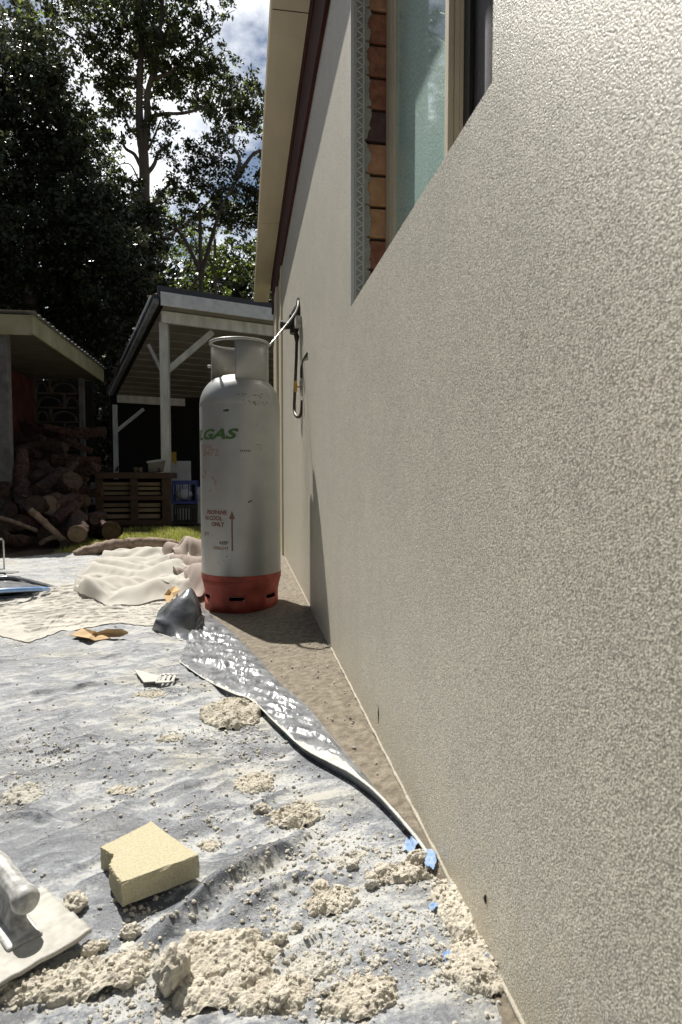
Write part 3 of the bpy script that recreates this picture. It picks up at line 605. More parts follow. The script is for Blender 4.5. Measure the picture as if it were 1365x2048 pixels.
def sheetz(X, Y):
    """height of the plastic sheet"""
    u = X * 0.80 + Y * 0.60; w = -X * 0.60 + Y * 0.80        # creases run mostly up-right across the picture
    wr = 0.010 * ridge(u * 1.6 + 0.3 * vnoise(w * 3, u * 3, 0, 8), w * 6.5, 21, 3) + 0.008 * ridge(u * 5 + 0.5 * vnoise(w * 6, u * 6, 0, 9), w * 18, 23, 2) + 0.005 * np.abs(vnoise(u * 12, w * 34, 0, 24)) + 0.004 * np.abs(vnoise(u * 30 + w * 12, w * 30 - u * 9, 0, 25))
    wr2 = 0.004 * fbm(X * 6, Y * 6, 0, 31, 4) + 0.0016 * fbm(X * 45, Y * 45, 0, 33, 3)
    z = 0.006 + wr * 0.8 + wr2
    for path, h, wd in CREASES:
        d, t = dist_path(X, Y, path); z = z + h * np.exp(-(d / wd) ** 2) * np.sin(np.clip(t * math.pi, 0, math.pi)) ** 0.6
    wX = X + 0.012 * vnoise(X * 14, Y * 14, 0, 61); wY = Y + 0.012 * vnoise(X * 14, Y * 14, 0, 62)
    for path in SHARP:
        d, t = dist_path(wX, wY, path); z = z + 0.008 * np.exp(-d / 0.008) * np.sin(np.clip(t * math.pi, 0, math.pi)) ** 0.6
    d, t = dist_path(X, Y, LIP); z = z * (1 - 0.75 * np.exp(-(d / 0.05) ** 2) * (Y < 2.1)) + 0.020 * sstep(0.12, 0.29, X)
    return np.maximum(z, 0.004 + 0.030 * sstep(-0.02, WX, X))
SHARP = [gp(q) for q in ([(0, 1545), (90, 1520), (200, 1490)], [(60, 1700), (160, 1690), (230, 1700)], [(250, 1560), (330, 1530), (400, 1520)], [(120, 1440), (250, 1420), (330, 1425)], [(420, 1600), (470, 1570), (520, 1540)], [(500, 1830), (580, 1790), (640, 1760)], [(0, 1480), (80, 1460), (140, 1465)], [(700, 1900), (780, 1870), (860, 1850)], [(90, 1780), (180, 1740), (240, 1700)], [(180, 1340), (260, 1330), (340, 1345)], [(560, 1950), (640, 1900), (700, 1890)], [(430, 1860), (520, 1800), (610, 1770)])]
LIP = gp([(450, 1395), (520, 1430), (600, 1510), (700, 1590), (800, 1670), (850, 1712)])
CREASES = [(gp([(230, 2000), (330, 1880), (440, 1790), (560, 1720), (650, 1660)]), 0.024, 0.016),
           (gp([(395, 1760), (500, 1730), (560, 1700)]), 0.006, 0.012),
           (gp([(150, 1800), (230, 1770), (300, 1755)]), 0.010, 0.014),
           (gp([(0, 1404), (120, 1392), (230, 1375)]), 0.018, 0.018),
           (gp([(0, 1650), (60, 1645), (110, 1660)]), 0.010, 0.010),
           (gp([(620, 1640), (540, 1690), (470, 1740)]), 0.010, 0.015),
           (gp([(330, 1610), (380, 1585), (445, 1575)]), 0.010, 0.014),
           (gp([(60, 1260), (200, 1290), (340, 1300)]), 0.010, 0.03),
           (gp([(600, 2048), (700, 1990), (800, 1960)]), 0.010, 0.015)]
edge_r = [(G(a, b).x, G(a, b).y) for a, b in [(402, 1236), (384, 1275), (385, 1335), (455, 1380), (525, 1420), (590, 1500), (700, 1590), (790, 1670), (850, 1720), (880, 1790), (930, 1870), (975, 1960), (1010, 2048), (1100, 2300)]]
poly = [(-1.75, 0.35)] + [(x, y) for x, y in edge_r[::-1]][0:0] + [(edge_r[-1][0], 0.35)] + edge_r[::-1] + [(G(400, 1215).x, G(400, 1215).y), (G(330, 1108).x, G(330, 1108).y), (G(160, 1104).x, 5.35), (-1.9, 5.0)]
def make_sheet(x0, x1, y0, y1, st):
    nx = int((x1 - x0) / st); ny = int((y1 - y0) / st); X, Y = grid(x0, x1, y0, y1, nx, ny)
    Z = sheetz(X, Y); return X, Y, Z, nx, ny
sheet = thing('plastic_drop_sheet', (-0.4, 2.4, 0), 'dust-covered grey plastic drop sheet spread over the ground along the wall', 'drop sheet')
def add_sheet(name, x0, x1, y0, y1, st, py0, py1):
    X, Y, Z, nx, ny = make_sheet(x0, x1, y0, y1, st)
    Fc = grid_faces(nx, ny); cx = X.ravel()[Fc].mean(1); cy = Y.ravel()[Fc].mean(1)
    keep = inpoly(cx + 0.006 * fbm(cx * 20, cy * 20, 0, 2), cy, poly) & (cy >= py0) & (cy < py1); Fc = Fc[keep]
    us = np.unique(Fc); mp_ = np.full(X.size, -1); mp_[us] = np.arange(len(us)); V = np.stack([X, Y, Z], -1).reshape(-1, 3)[us]
    lap = Z - sheetz(X + 0.018, Y) * 0.25 - sheetz(X - 0.018, Y) * 0.25 - sheetz(X, Y + 0.018) * 0.25 - sheetz(X, Y - 0.018) * 0.25
    dust = 0.0 + 0.13 * sstep(0.9, 1.9, Y) - np.clip(lap, -0.004, 0.006) * 26 + 0.13 * fbm(X * 2.2, Y * 2.2, 0, 77, 3) + 0.10 * sstep(3.0, 4.0, Y)
    for (hx, hy, hr) in [(462, 1436, .16), (508, 1580, .09), (588, 1650, .11), (665, 1828, .07), (420, 1703, .05), (445, 1960, .11), (150, 1985, .12), (45, 1605, .10), (800, 1790, .09), (915, 1870, .06), (955, 1985, .07), (340, 1490, .09), (245, 1595, .08), (625, 1960, .06), (700, 1745, .07), (760, 1900, .06), (540, 1780, .05)]:
        c_ = G(hx, hy); dust = dust + 0.13 * np.exp(-(((X - c_.x) ** 2 + (Y - c_.y) ** 2) / (0.8 * hr) ** 2) * (1 + 0.6 * vnoise(X * 18, Y * 18, 0, 88)))
    o = np_mesh(name, V, mp_[Fc], M['sheet'], sheet)
    at = o.data.attributes.new('dust', 'FLOAT', 'POINT'); at.data.foreach_set('value', dust.ravel()[us].astype(np.float32)); return o
YSPLIT = 2.2
add_sheet('sheet_surface', -1.9, 0.42, 0.35, 5.4, 0.0052, 0, 9)
# silver flap along the wall: from raised caked edge (left) to ground edge (right)
Lp = [(359, 1323, 0.018), (400, 1352, 0.018), (431, 1370, 0.02), (469, 1388, 0.022), (504, 1401, 0.024), (553, 1447, 0.030), (607, 1496, 0.036), (664, 1527, 0.044), (706, 1549, 0.050), (751, 1584, 0.054), (797, 1633, 0.052), (835, 1679, 0.046), (855, 1708, 0.040)]
Rp = [(402, 1214, 0.010), (440, 1244, 0.010), (470, 1270, 0.010), (500, 1300, 0.010), (526, 1326, 0.012), (556, 1363, 0.014), (610, 1412, 0.018), (650, 1460, 0.022), (690, 1508, 0.026), (730, 1553, 0.032), (785, 1612, 0.044), (832, 1666, 0.046), (858, 1706, 0.040)]
Ls = spline([G(a, b, z) for a, b, z in Lp], 24); Rs = spline([G(a, b, z) for a, b, z in Rp], 24)
n = len(Ls); mrow = 56
Pf = np.array([[tuple(Ls[i].lerp(Rs[i], j / (mrow - 1))) for j in range(mrow)] for i in range(n)]); st = np.linspace(0, 1, mrow)[None, :] * np.ones((n, 1)); si = np.linspace(0, 1, n)[:, None] * np.ones((1, mrow))
fxx, fyy = Pf[..., 0], Pf[..., 1]; ux = fxx * 0.55 + fyy * 0.83; vx = fxx * 0.83 - fyy * 0.55
ux = ux + 0.02 * fbm(fxx * 9, fyy * 9, 0, 40, 2); vx = vx + 0.02 * fbm(fxx * 9, fyy * 9, 0, 41, 2); env_ = np.sin(math.pi * st) ** 0.5 * np.clip((1 - si) * 1.8, 0.25, 1)
Pf[..., 2] += env_ * (0.004 + 0.024 * (0.5 - np.abs(vnoise(ux * 13, vx * 5, 0, 51))) * np.clip(0.6 + vnoise(ux * 5, vx * 5, 0, 58), 0, 1) + 0.011 * (0.5 - np.abs(vnoise(ux * 31 + vx * 9, vx * 13, 0, 54))) + 0.006 * (0.5 - np.abs(vnoise(ux * 50, vx * 64 + ux * 25, 0, 55))) + 0.0015 * fbm(fxx * 120, fyy * 120, 0, 56, 3))
Pf[..., 2] = np.maximum(Pf[..., 2], 0.006 + 0.030 * sstep(-0.02, WX, Pf[..., 0]))
fc_ = grid_faces(mrow, n); cj = (np.arange(len(fc_)) % (mrow - 1)) / (mrow - 1.0); cI = (np.arange(len(fc_)) // (mrow - 1)) / (n - 1.0)
lipm = (cj + 0.05 * fbm(cI * 50, cj * 10, 0, 3, 4) < 0.20 * sstep(0.42, 0.66, cI)).astype(int)
flap = np_mesh('folded_flap', Pf.reshape(-1, 3), fc_, [M['silverplastic'], M['lip']], sheet, mi=lipm)
# caked white edge and dark underside skirt
mb = MB(); mb.tube([p + Vector((0, 0, 0.001)) for i, p in enumerate(Ls)], [0.0022 + 0.0008 * float(sstep(0.4, 0.72, i / n)) for i in range(n)], 7, noise=0.35, nscale=1.2, seed=3, squash=0.7); mb.build('caked_edge', M['lip'], sheet)
Vs = []
for i, p in enumerate(Ls):
    d = 0.012 + 0.01 * (i / n); Vs += [(p.x, p.y, p.z - 0.002), (p.x + d * 0.35, p.y + 0.002, p.z * 0.5 + 0.002), (p.x + 0.1 * d, p.y, 0.001)]
np_mesh('under_skirt', Vs, grid_faces(3, n), M['darkplastic'], sheet)
# bunched dark end of the film by the cylinder foot
def crumple(name, px, py, hw, hd, hh, m, parent, seed, res=46, peak=(0, 0)):
    c = G(px, py); X, Y = grid(-1, 1, -1, 1, res, res); r = np.sqrt(X ** 2 + Y ** 2) * (1 + 0.25 * vnoise(X * 2, Y * 2, 0, seed))
    env = np.clip(1 - r, 0, 1) ** 0.55
    rd = ridge(X * 1.3 + 3, Y * 1.3 + seed, seed, 3); Z = env * (0.35 + 0.9 * rd) * hh
    Z = np.where(r > 1, -0.002, Z + 0.006)
    Xw = c.x + X * hw + 0.25 * hw * vnoise(X * 2.2, Y * 2.2, 0, seed + 5); Yw = c.y + Y * hd + 0.2 * hd * vnoise(X * 2.2, Y * 2.2, 0, seed + 9)
    Fc = grid_faces(res, res); keep = r.ravel()[Fc].max(1) < 1.02
    Fc = Fc[keep]; us = np.unique(Fc); mp_ = np.full(X.size, -1); mp_[us] = np.arange(len(us))
    return np_mesh(name, np.stack([Xw, Yw, Z], -1).reshape(-1, 3)[us], mp_[Fc], m, parent, smooth=True)
def facet_film(name, ctrl, m, parent, sub=3, amp=0.004, seed=0):
    """film from a grid of control points (rows of world points)"""
    rows = [spline(r, 8) for r in ctrl]; cols = [spline([r[j] for r in rows], 8) for j in range(len(rows[0]))]
    n1 = len(cols); n2 = len(cols[0]); V = np.array([[tuple(p) for p in c] for c in cols]).reshape(-1, 3)
    V[:, 2] += amp * fbm(V[:, 0] * 25, V[:, 1] * 25, V[:, 2] * 25, seed, 3); V[:, 1] += amp * fbm(V[:, 0] * 25, V[:, 2] * 25, 0, seed + 3, 3)
    return np_mesh(name, V, grid_faces(n2, n1), m, parent)
g = lambda px, py, z, Y=None: (P(px, py, Y) if Y else G(px, py, z))
facet_film('bunched_film', [
    [g(303, 1262, .01), g(340, 1273, .012), g(385, 1284, .012), g(412, 1262, .012)],
    [g(312, 1238, 0, 2.55), g(345, 1248, 0, 2.50), g(385, 1262, 0, 2.5), g(405, 1240, 0, 2.6)],
    [g(318, 1222, 0, 2.66), g(345, 1214, 0, 2.56), g(392, 1222, 0, 2.55), g(404, 1222, 0, 2.62)],
    [g(345, 1203, 0, 2.74), g(362, 1190, 0, 2.66), g(383, 1176, 0, 2.66), g(402, 1212, 0, 2.70)],
    [g(372, 1204, 0, 2.95), g(380, 1200, 0, 2.92), g(392, 1206, 0, 2.9), g(408, 1218, 0, 2.82)]], M['darkplastic'], sheet, seed=5, amp=0.006)
mb = MB(); mb.tube(spline([G(303, 1262, .012), G(340, 1275, .012), G(385, 1285, .012)], 8), 0.003, 6, noise=0.4); mb.build('caked_edge', M['lip'], sheet)

# ------------------------------------------------------------------ mortar: piles, lumps, crumbs
def ico(sub):
    bm = bmesh.new(); bmesh.ops.create_icosphere(bm, subdivisions=sub, radius=1); v = np.array([q.co[:] for q in bm.verts]); f = np.array([[x.index for x in q.verts] for q in bm.faces]); bm.free(); return v, f
I1, I2, I3 = ico(1), ico(2), ico(4)
def rocks(cent, size, base, jitter=0.35, flat=0.7, seed=0):
    """many irregular grains in one array"""
    v0, f0 = base; n = len(cent); rs = np.random.RandomState(seed)
    ang = rs.rand(n, 3) * 6.283; sc_ = size[:, None] * (0.65 + 0.7 * rs.rand(n, 3)); sc_[:, 2] *= flat
    V = np.repeat(v0[None], n, 0) * (1 + jitter * (rs.rand(n, len(v0), 1) - 0.5) * 2)
    V = V * sc_[:, None, :]
    c, s = np.cos(ang[:, 2]), np.sin(ang[:, 2]); x = V[..., 0] * c[:, None] - V[..., 1] * s[:, None]; y = V[..., 0] * s[:, None] + V[..., 1] * c[:, None]; V[..., 0] = x; V[..., 1] = y
    t = (rs.rand(n) - 0.5) * 1.2; c, s = np.cos(t), np.sin(t); x = V[..., 0] * c[:, None] - V[..., 2] * s[:, None]; z = V[..., 0] * s[:, None] + V[..., 2] * c[:, None]; V[..., 0] = x; V[..., 2] = z
    V = V + cent[:, None, :]; Fc = (f0[None] + (np.arange(n) * len(v0))[:, None, None]).reshape(-1, 3)
    return V.reshape(-1, 3), Fc
def pile(px, py, rx, ry, h, label, seed, grains=260, m='mortar', gs=0.004, lumpy=1.0, rot=0.0):
    h *= 0.85; gs *= 0.66
    c = G(px, py); rs = np.random.RandomState(seed)
    res = 130; A, B = grid(-1, 1, -1, 1, res, res)
    r = np.sqrt(A ** 2 + B ** 2) * (1 + 0.45 * fbm(A * 2.2, B * 2.2, 0, seed, 3))
    ca, sa = math.cos(rot), math.sin(rot); Xw = c.x + (A * ca * rx - B * sa * ry); Yw = c.y + (A * sa * rx + B * ca * ry)
    lump = 0.5 + 0.62 * fbm(Xw * 24, Yw * 24, 0, seed + 1, 5, 0.55); cell = ridge(Xw * 22, Yw * 22, seed + 2, 4)
    env = np.clip((1 - r) * 2.4, 0, 1) ** 0.6
    sz = sheetz(Xw, Yw)
    Z = sz + env * h * (0.42 + 0.72 * lump * lumpy) - env * h * 0.22 * sstep(0.62, 0.9, cell) + 0.0024 * fbm(Xw * 190, Yw * 190, 0, seed, 3) - 0.001
    Z = np.where(r > 0.98, sz - 0.006, Z)
    Fc = grid_faces(res, res); Fc = Fc[(r.ravel()[Fc]).min(1) < 1.0]; us = np.unique(Fc); mp_ = np.full(A.size, -1); mp_[us] = np.arange(len(us))
    V1 = np.stack([Xw, Yw, Z], -1).reshape(-1, 3)[us]; F1 = mp_[Fc]; F1 = np.concatenate([F1[:, [0, 1, 2]], F1[:, [0, 2, 3]]])
    th = rs.rand(grains) * 6.283; rr = np.sqrt(rs.rand(grains)) * 1.0 + np.abs(rs.randn(grains)) * 0.22
    a_ = np.cos(th) * rr; b_2 = np.sin(th) * rr; gx_ = c.x + a_ * ca * rx - b_2 * sa * ry; gy_ = c.y + a_ * sa * rx + b_2 * ca * ry
    r2 = np.sqrt(a_ ** 2 + b_2 ** 2); env2 = np.clip((1 - r2) * 2.4, 0, 1) ** 0.6
    lum2 = 0.5 + 0.62 * fbm(gx_ * 24, gy_ * 24, 0, seed + 1, 5, 0.55)
    gz = sheetz(gx_, gy_) + env2 * h * (0.42 + 0.72 * lum2 * lumpy)
    size = gs * (0.13 + 1.0 * rs.rand(grains) ** 6); cen = np.stack([gx_, gy_, gz + size * 0.2], -1)
    big = size > gs * 0.5; V2, F2 = rocks(cen[~big], size[~big], I1, 0.35, 0.75, seed + 3); V3, F3 = rocks(cen[big], size[big], I2, 0.28, 0.75, seed + 4)
    V = np.concatenate([V1, V2, V3]); Fa = np.concatenate([F1, F2 + len(V1), F3 + len(V1) + len(V2)])
    o = np_mesh('mortar_pile', V, Fa, M[m], None, smooth=False); tag(o, label, 'mortar pile', 'piles of fallen mortar on the plastic sheet'); return o
def at_(px, py): return G(px, py)
pile(462, 1436, 0.078, 0.115, 0.034, 'heap of beige mortar tucked against the caked edge of the silver flap', 101, 420, gs=0.006)
pile(508, 1580, 0.040, 0.036, 0.012, 'small crumbly mortar patch upslope of the largest middle mortar patty', 102, 160, gs=0.004)
pile(588, 1650, 0.046, 0.044, 0.022, 'round mortar patty with dark chunk beside it, right of the sponge', 103, 260, gs=0.006)
pile(665, 1828, 0.038, 0.026, 0.017, 'flattened oval mortar patty midway between sponge and wall', 104, 220, gs=0.005)
pile(420, 1703, 0.022, 0.016, 0.006, 'thin flat mortar smear at the right corner of the sponge', 105, 60, gs=0.003)
pile(445, 1960, 0.078, 0.062, 0.021, 'big sandy mortar mound at the bottom right of the standing chunk', 106, 900, gs=0.0055)
pile(150, 1985, 0.098, 0.030, 0.022, 'long mortar mound lying below the float blade', 107, 620, gs=0.005, rot=0.15)
pile(45, 1605, 0.040, 0.042, 0.008, 'scattered pale mortar flakes near the left edge above the float', 108, 130, m='mortarw', gs=0.006)
pile(545, 2020, 0.05, 0.03, 0.016, 'loose mortar spill at the foot of the big sandy mound', 109, 300, gs=0.005)
pile(720, 2030, 0.045, 0.028, 0.016, 'low mortar spill beside the wall debris at the very bottom', 110, 260, gs=0.0045)
pile(625, 1960, 0.030, 0.020, 0.008, 'thin rubbly mortar patch below the oval patty', 111, 160, m='mortarw', gs=0.004)
pile(800, 1790, 0.052, 0.022, 0.016, 'row of mortar crumbs leading from the oval patty to the wall', 112, 300, gs=0.005, rot=-0.2)
# debris along the wall foot
pile(915, 1870, 0.030, 0.062, 0.022, 'mortar crumbs heaped against the wall foot next to the blue tape', 113, 480, gs=0.0048)
pile(955, 1985, 0.045, 0.05, 0.020, 'mortar crumbs heaped against the wall foot in the bottom corner', 114, 620, gs=0.005)
pile(700, 1745, 0.03, 0.016, 0.006, 'speckled pale mortar patch below the raised flap', 115, 150, m='mortarw', gs=0.004)
pile(340, 1490, 0.03, 0.02, 0.006, 'pair of thin mortar smears left of the heap under the flap', 116, 80, gs=0.004)
pile(245, 1595, 0.03, 0.02, 0.006, 'small mortar smear up and left of the sponge', 117, 80, gs=0.004)
pile(300, 1400, 0.05, 0.03, 0.006, 'faint mortar crumbs just below the slotted white scrap', 118, 90, gs=0.004)

def lump(px, py, s, label, seed, m='mortar', flat=0.75, tall=1.0):
    c = G(px, py); v, f = I3; rs = np.random.RandomState(seed); V = v.copy()
    n_ = 0.34 * fbm(v[:, 0] * 1.3 + seed, v[:, 1] * 1.3, v[:, 2] * 1.3, seed, 4) + 0.30 * (np.abs(vnoise(v[:, 0] * 2.2, v[:, 1] * 2.2 + seed, v[:, 2] * 2.2, seed + 4)) - 0.3) + 0.05 * fbm(v[:, 0] * 12, v[:, 1] * 12, v[:, 2] * 12, seed, 2)
    V = V * (1 + n_[:, None]) * np.array([s, s * (0.7 + 0.4 * rs.rand()), s * flat * tall])
    a = rs.rand() * 6.28; x = V[:, 0] * math.cos(a) - V[:, 1] * math.sin(a); y = V[:, 0] * math.sin(a) + V[:, 1] * math.cos(a)
    z = V[:, 2] + s * flat * tall * 0.72 + float(sheetz(np.array([c.x]), np.array([c.y]))[0])
    o = np_mesh('mortar_lump', np.stack([x + c.x, y + c.y, z], -1), f, M[m], None, smooth=False)
    tag(o, label, 'mortar lump', 'single lumps of mortar on the plastic sheet'); return o
lump(345, 1992, 0.023, 'tall jagged chunk of mortar standing at the bottom beside the sandy mound', 1, flat=0.8, tall=1.4)
lump(262, 1888, 0.013, 'lone angular mortar lump between the sponge and the float', 2)
lump(150, 1838, 0.018, 'rounded mortar lump behind the far corner of the float blade', 3)
lump(258, 1922, 0.011, 'flat pale mortar flake below the lone angular lump', 4, 'mortarw', 0.4)
lump(600, 1645, 0.013, 'dark chunk sitting on the round mortar patty', 5)
lump(522, 1636, 0.012, 'chunk beside the round mortar patty on its left', 6)
lump(515, 1570, 0.009, 'knob on the small crumbly patch', 7)
lump(640, 1806, 0.013, 'lump joining the oval patty on its upper left', 8)
lump(742, 1808, 0.010, 'white lump at the right end of the oval patty', 9, 'mortarw')
lump(765, 1785, 0.012, 'mortar lump first in the row leading to the wall', 10)
lump(835, 1765, 0.015, 'dark-sided lump near the blue tape', 11)
lump(930, 1925, 0.014, 'biggest lump in the crumbs against the wall foot', 12)
lump(250, 1990, 0.012, 'lump at the right end of the long mound below the float', 13)
lump(205, 1915, 0.008, 'little lump in the shade of the float blade', 14)
lump(180, 1925, 0.011, 'lump half under the float blade edge', 15)
lump(595, 1880, 0.007, 'small lump below the oval patty on the grey crease', 16)
lump(560, 1905, 0.009, 'crumbly lump left of the thin rubbly patch', 17)
lump(555, 2035, 0.013, 'grey-shaded lump at the bottom edge beside the sandy mound', 18)
lump(495, 1410, 0.012, 'chunk on top of the heap by the silver flap', 19, flat=0.6)
lump(705, 1765, 0.010, 'pale lump on the speckled patch below the raised flap', 20, 'mortarw')

# crumbs: everything too small to count
rs = np.random.RandomState(5)
cl = [G(a, b) for a, b in [(60, 1600), (130, 1500), (250, 1600), (300, 1500), (340, 1390), (420, 1480), (520, 1520), (560, 1600), (640, 1680), (700, 1730), (780, 1740), (850, 1800), (900, 1900), (940, 1980), (700, 1850), (640, 1930), (720, 1980), (800, 1900), (540, 1850), (500, 1800), (250, 2010), (330, 2030), (200, 1950), (280, 1850), (100, 1540), (30, 1500), (410, 1650), (830, 1970), (600, 1750), (660, 2010), (480, 1500)]]
n1 = 9000; ci = rs.randint(0, len(cl), n1); cc = np.array([[c.x, c.y] for c in cl])[ci]
dist = np.hypot(cc[:, 0], cc[:, 1]); xy = cc + rs.randn(n1, 2) * (0.035 * dist)[:, None] * np.array([1, 1.2])
n2 = 1500; Yr = 0.62 + 3.0 * rs.rand(n2) ** 1.7; Xr = -1.3 * (Yr / 3.0) - 0.1 + rs.rand(n2) * (1.3 * (Yr / 3) + 0.4); xy = np.concatenate([xy, np.stack([Xr, Yr], -1)])
size = 0.0006 + 0.0034 * rs.rand(len(xy)) ** 7 + 0.00025 * xy[:, 1]
k = inpoly(xy[:, 0], xy[:, 1], poly) & (xy[:, 1] > 0.5) & (xy[:, 0] < WX - 0.004); xy = xy[k]; size = size[k]
zz = sheetz(xy[:, 0], xy[:, 1]); cen = np.stack([xy[:, 0], xy[:, 1], zz + size * 0.35], -1)
# grit on the bare concrete strip too
n3 = 700; yy = 0.9 + 3.4 * rs.rand(n3) ** 1.3; xx = WX - 0.004 - np.abs(rs.randn(n3)) * 0.11
s3_ = 0.0010 + 0.0035 * rs.rand(n3) ** 5; z3 = 0.004 + 0.030 * sstep(-0.02, WX, xx); cen3 = np.stack([xx, yy, z3 + s3_ * 0.4], -1)
k = ~inpoly(xx, yy, poly); cen3 = cen3[k]; s3_ = s3_[k]
big = size > 0.0028
Va, Fa = rocks(cen[~big], size[~big], I1, 0.35, 0.7, 8); Vb, Fb = rocks(cen[big], size[big], I2, 0.3, 0.7, 9); Vc, Fcc = rocks(cen3, s3_, I1, 0.35, 0.7, 10)
V = np.concatenate([Va, Vb, Vc]); Fq = np.concatenate([Fa, Fb + len(Va), Fcc + len(Va) + len(Vb)])
mi = (np.arange(len(Fq)) // 20 % 3 == 0).astype(int)
o = np_mesh('mortar_crumbs', V, Fq, [M['mortarw'], M['mortar']], None, smooth=False, mi=mi); tag(o, 'fine crumbs and grit of dropped mortar over the sheet and path', 'debris', kind='stuff')

# ------------------------------------------------------------------ blue tape bits at the wall foot
tapes = [(822, 1712, 0.016, 0.022, 'blue masking tape scrap farthest along the sheet edge, splashed with mortar'), (862, 1748, 0.014, 0.030, 'largest blue tape scrap beside the wall foot'),
         (903, 1808, 0.007, 0.012, 'small blue tape tip poking out against the wall'), (867, 1838, 0.011, 0.010, 'slanted blue tape scrap under the row of crumbs'), (905, 1940, 0.014, 0.014, 'blue tape scrap among wall-foot crumbs near the bottom'), (972, 1955, 0.007, 0.006, 'tiny blue tape scrap touching the wall near the bottom corner')]
for i, (px, py, w, d, lab) in enumerate(tapes):
    c = G(px, py, 0.02); nx = 14; X, Y = grid(-1, 1, -1, 1, nx, nx); r = np.hypot(X, Y) * (1 + 0.5 * vnoise(X * 2 + i * 5, Y * 2, 0, 60 + i))
    w *= 0.8; d *= 0.85; Xw = c.x + X * w + Y * 0.3 * w; Yw = c.y + Y * d; Z = sheetz(Xw, Yw) + 0.006 + 0.003 * fbm(X * 2, Y * 2, 0, i) + 0.006 * (Xw > WX - 0.03)
    Fc = grid_faces(nx, nx); Fc = Fc[r.ravel()[Fc].max(1) < 1.0]; us = np.unique(Fc); mp_ = np.full(X.size, -1); mp_[us] = np.arange(len(us))
    o = np_mesh('tape_scrap', np.stack([np.minimum(Xw, WX - 0.002), Yw, Z], -1).reshape(-1, 3)[us], mp_[Fc], M['bluetape']); tag(o, lab, 'tape', 'blue tape scraps at the wall foot')

# ------------------------------------------------------------------ sponge
sp_t = [(202, 1695), (303, 1643), (397, 1711), (244, 1767), (229, 1748), (219, 1730), (229, 1711), (218, 1706)]     # top face outline in the picture
zt_ = 0.054
top = [G(a, b, zt_) for a, b in sp_t]
bm = bmesh.new(); pts = []
def densify(ps, n=7):
    out = []
    for i in range(len(ps)):
        a, b = ps[i], ps[(i + 1) % len(ps)]
        for k in range(n): out.append(a.lerp(b, k / n))
    return out
dense = densify(top, 9); cen_ = sum(dense, Vector()) / len(dense)
vt = [bm.verts.new((p.x + 0.0012 * rnd.uniform(-1, 1), p.y + 0.0012 * rnd.uniform(-1, 1), zt_ + 0.001 * rnd.uniform(-1, 1))) for p in dense]
rings = [vt]
for lv in (0.0515, 0.043, 0.036, 0.029, 0.020):
    rings.append([bm.verts.new((p.x + (p.x - cen_.x) * 0.012 + 0.001 * rnd.uniform(-1, 1), p.y + (p.y - cen_.y) * 0.012 + 0.001 * rnd.uniform(-1, 1), lv)) for p in dense])
for a, b in zip(rings[:-1], rings[1:]):
    for i in range(len(dense)): j = (i + 1) % len(dense); bm.faces.new((a[i], b[i], b[j], a[j]))
inner = [bm.verts.new((v.co.x + (cen_.x - v.co.x) * 0.02, v.co.y + (cen_.y - v.co.y) * 0.02, zt_ + 0.0012)) for v in vt]
for i in range(len(dense)): j = (i + 1) % len(dense); bm.faces.new((vt[j], inner[j], inner[i], vt[i]))
bm.faces.new(inner); bm.faces.new(rings[-1][::-1]); bmesh.ops.recalc_face_normals(bm, faces=bm.faces[:])
me = bpy.data.meshes.new('sponge'); bm.to_mesh(me); bm.free(); me.materials.append(M['sponge']); o = bpy.data.objects.new('sponge', me); COL.objects.link(o)
tag(o, 'yellow foam sponge with a bite torn from its corner lying on the dusty sheet', 'sponge')

# ------------------------------------------------------------------ plastering float
fl = thing('plastering_float', tuple(G(40, 1900)), 'white plaster-caked hand float with ribbed handle lying at the lower left', 'float')
zb = 0.030
c1 = G(184, 1868, zb); c2 = G(0, 1975, zb); c0 = G(85, 1780, zb); d12 = c2 - c1; c2 = c1 + d12 * 1.9; c3 = c0 + d12 * 1.9; 
mb = MB(); q = [c0, c1, c2, c3]
A, B = np.meshgrid(np.linspace(0, 1, 40), np.linspace(0, 1, 60)); c0n, c1n, c2n, c3n = [np.array(p[:]) for p in q]
T = ((1 - A)[..., None] * (1 - B)[..., None] * c0n + A[..., None] * (1 - B)[..., None] * c1n + A[..., None] * B[..., None] * c2n + (1 - A)[..., None] * B[..., None] * c3n)
T[..., 2] += 0.0016 * fbm(T[..., 0] * 60, T[..., 1] * 60, 0, 4, 4) + 0.003 * np.exp(-((B - 0.02) / 0.03) ** 2) * (0.6 + fbm(A * 20, B, 0, 5, 3))
o = np_mesh('blade', T.reshape(-1, 3), grid_faces(40, 60), M['trowel'], fl); sm = o.modifiers.new('s', 'SOLIDIFY'); sm.thickness = 0.005; sm.offset = -1
# handle
hz = 0.078; e1 = G(52, 1800, hz); hd = (G(-30, 1700, hz) - e1).normalized(); e1 = e1 - hd * 0.0
prof_r = [0.006, 0.014, 0.0185, 0.0195, 0.0185, 0.0172, 0.0165, 0.0170, 0.0180, 0.0185, 0.017, 0.010]; prof_t = [-0.012, -0.010, -0.004, 0.003, 0.009, 0.012, 0.03, 0.05, 0.08, 0.1, 0.118, 0.124]
V = []; sg = 48; rr_ = hd.cross(Vector((0, 0, 1))).normalized(); uu = rr_.cross(hd)
mb = MB(); vv = []; ff = []
for i, (r, t) in enumerate(zip(prof_r, prof_t)):
    for k in range(sg):
        a = 2 * math.pi * k / sg; rb = r * 0.9 * (1 - (0.05 if (k % 4 < 1) and 4 < i < 10 else 0)); p = e1 + hd * t + rr_ * (math.cos(a) * rb) + uu * (math.sin(a) * rb); vv.append(p)
for i in range(len(prof_r) - 1):
    for k in range(sg): a = i * sg + k; b = i * sg + (k + 1) % sg; ff.append((a, b, b + sg, a + sg))
mb.add(vv, ff, 0, True); mb.add(vv[:sg], [tuple(range(sg))]); mb.build('handle', M['trowelh'], fl)
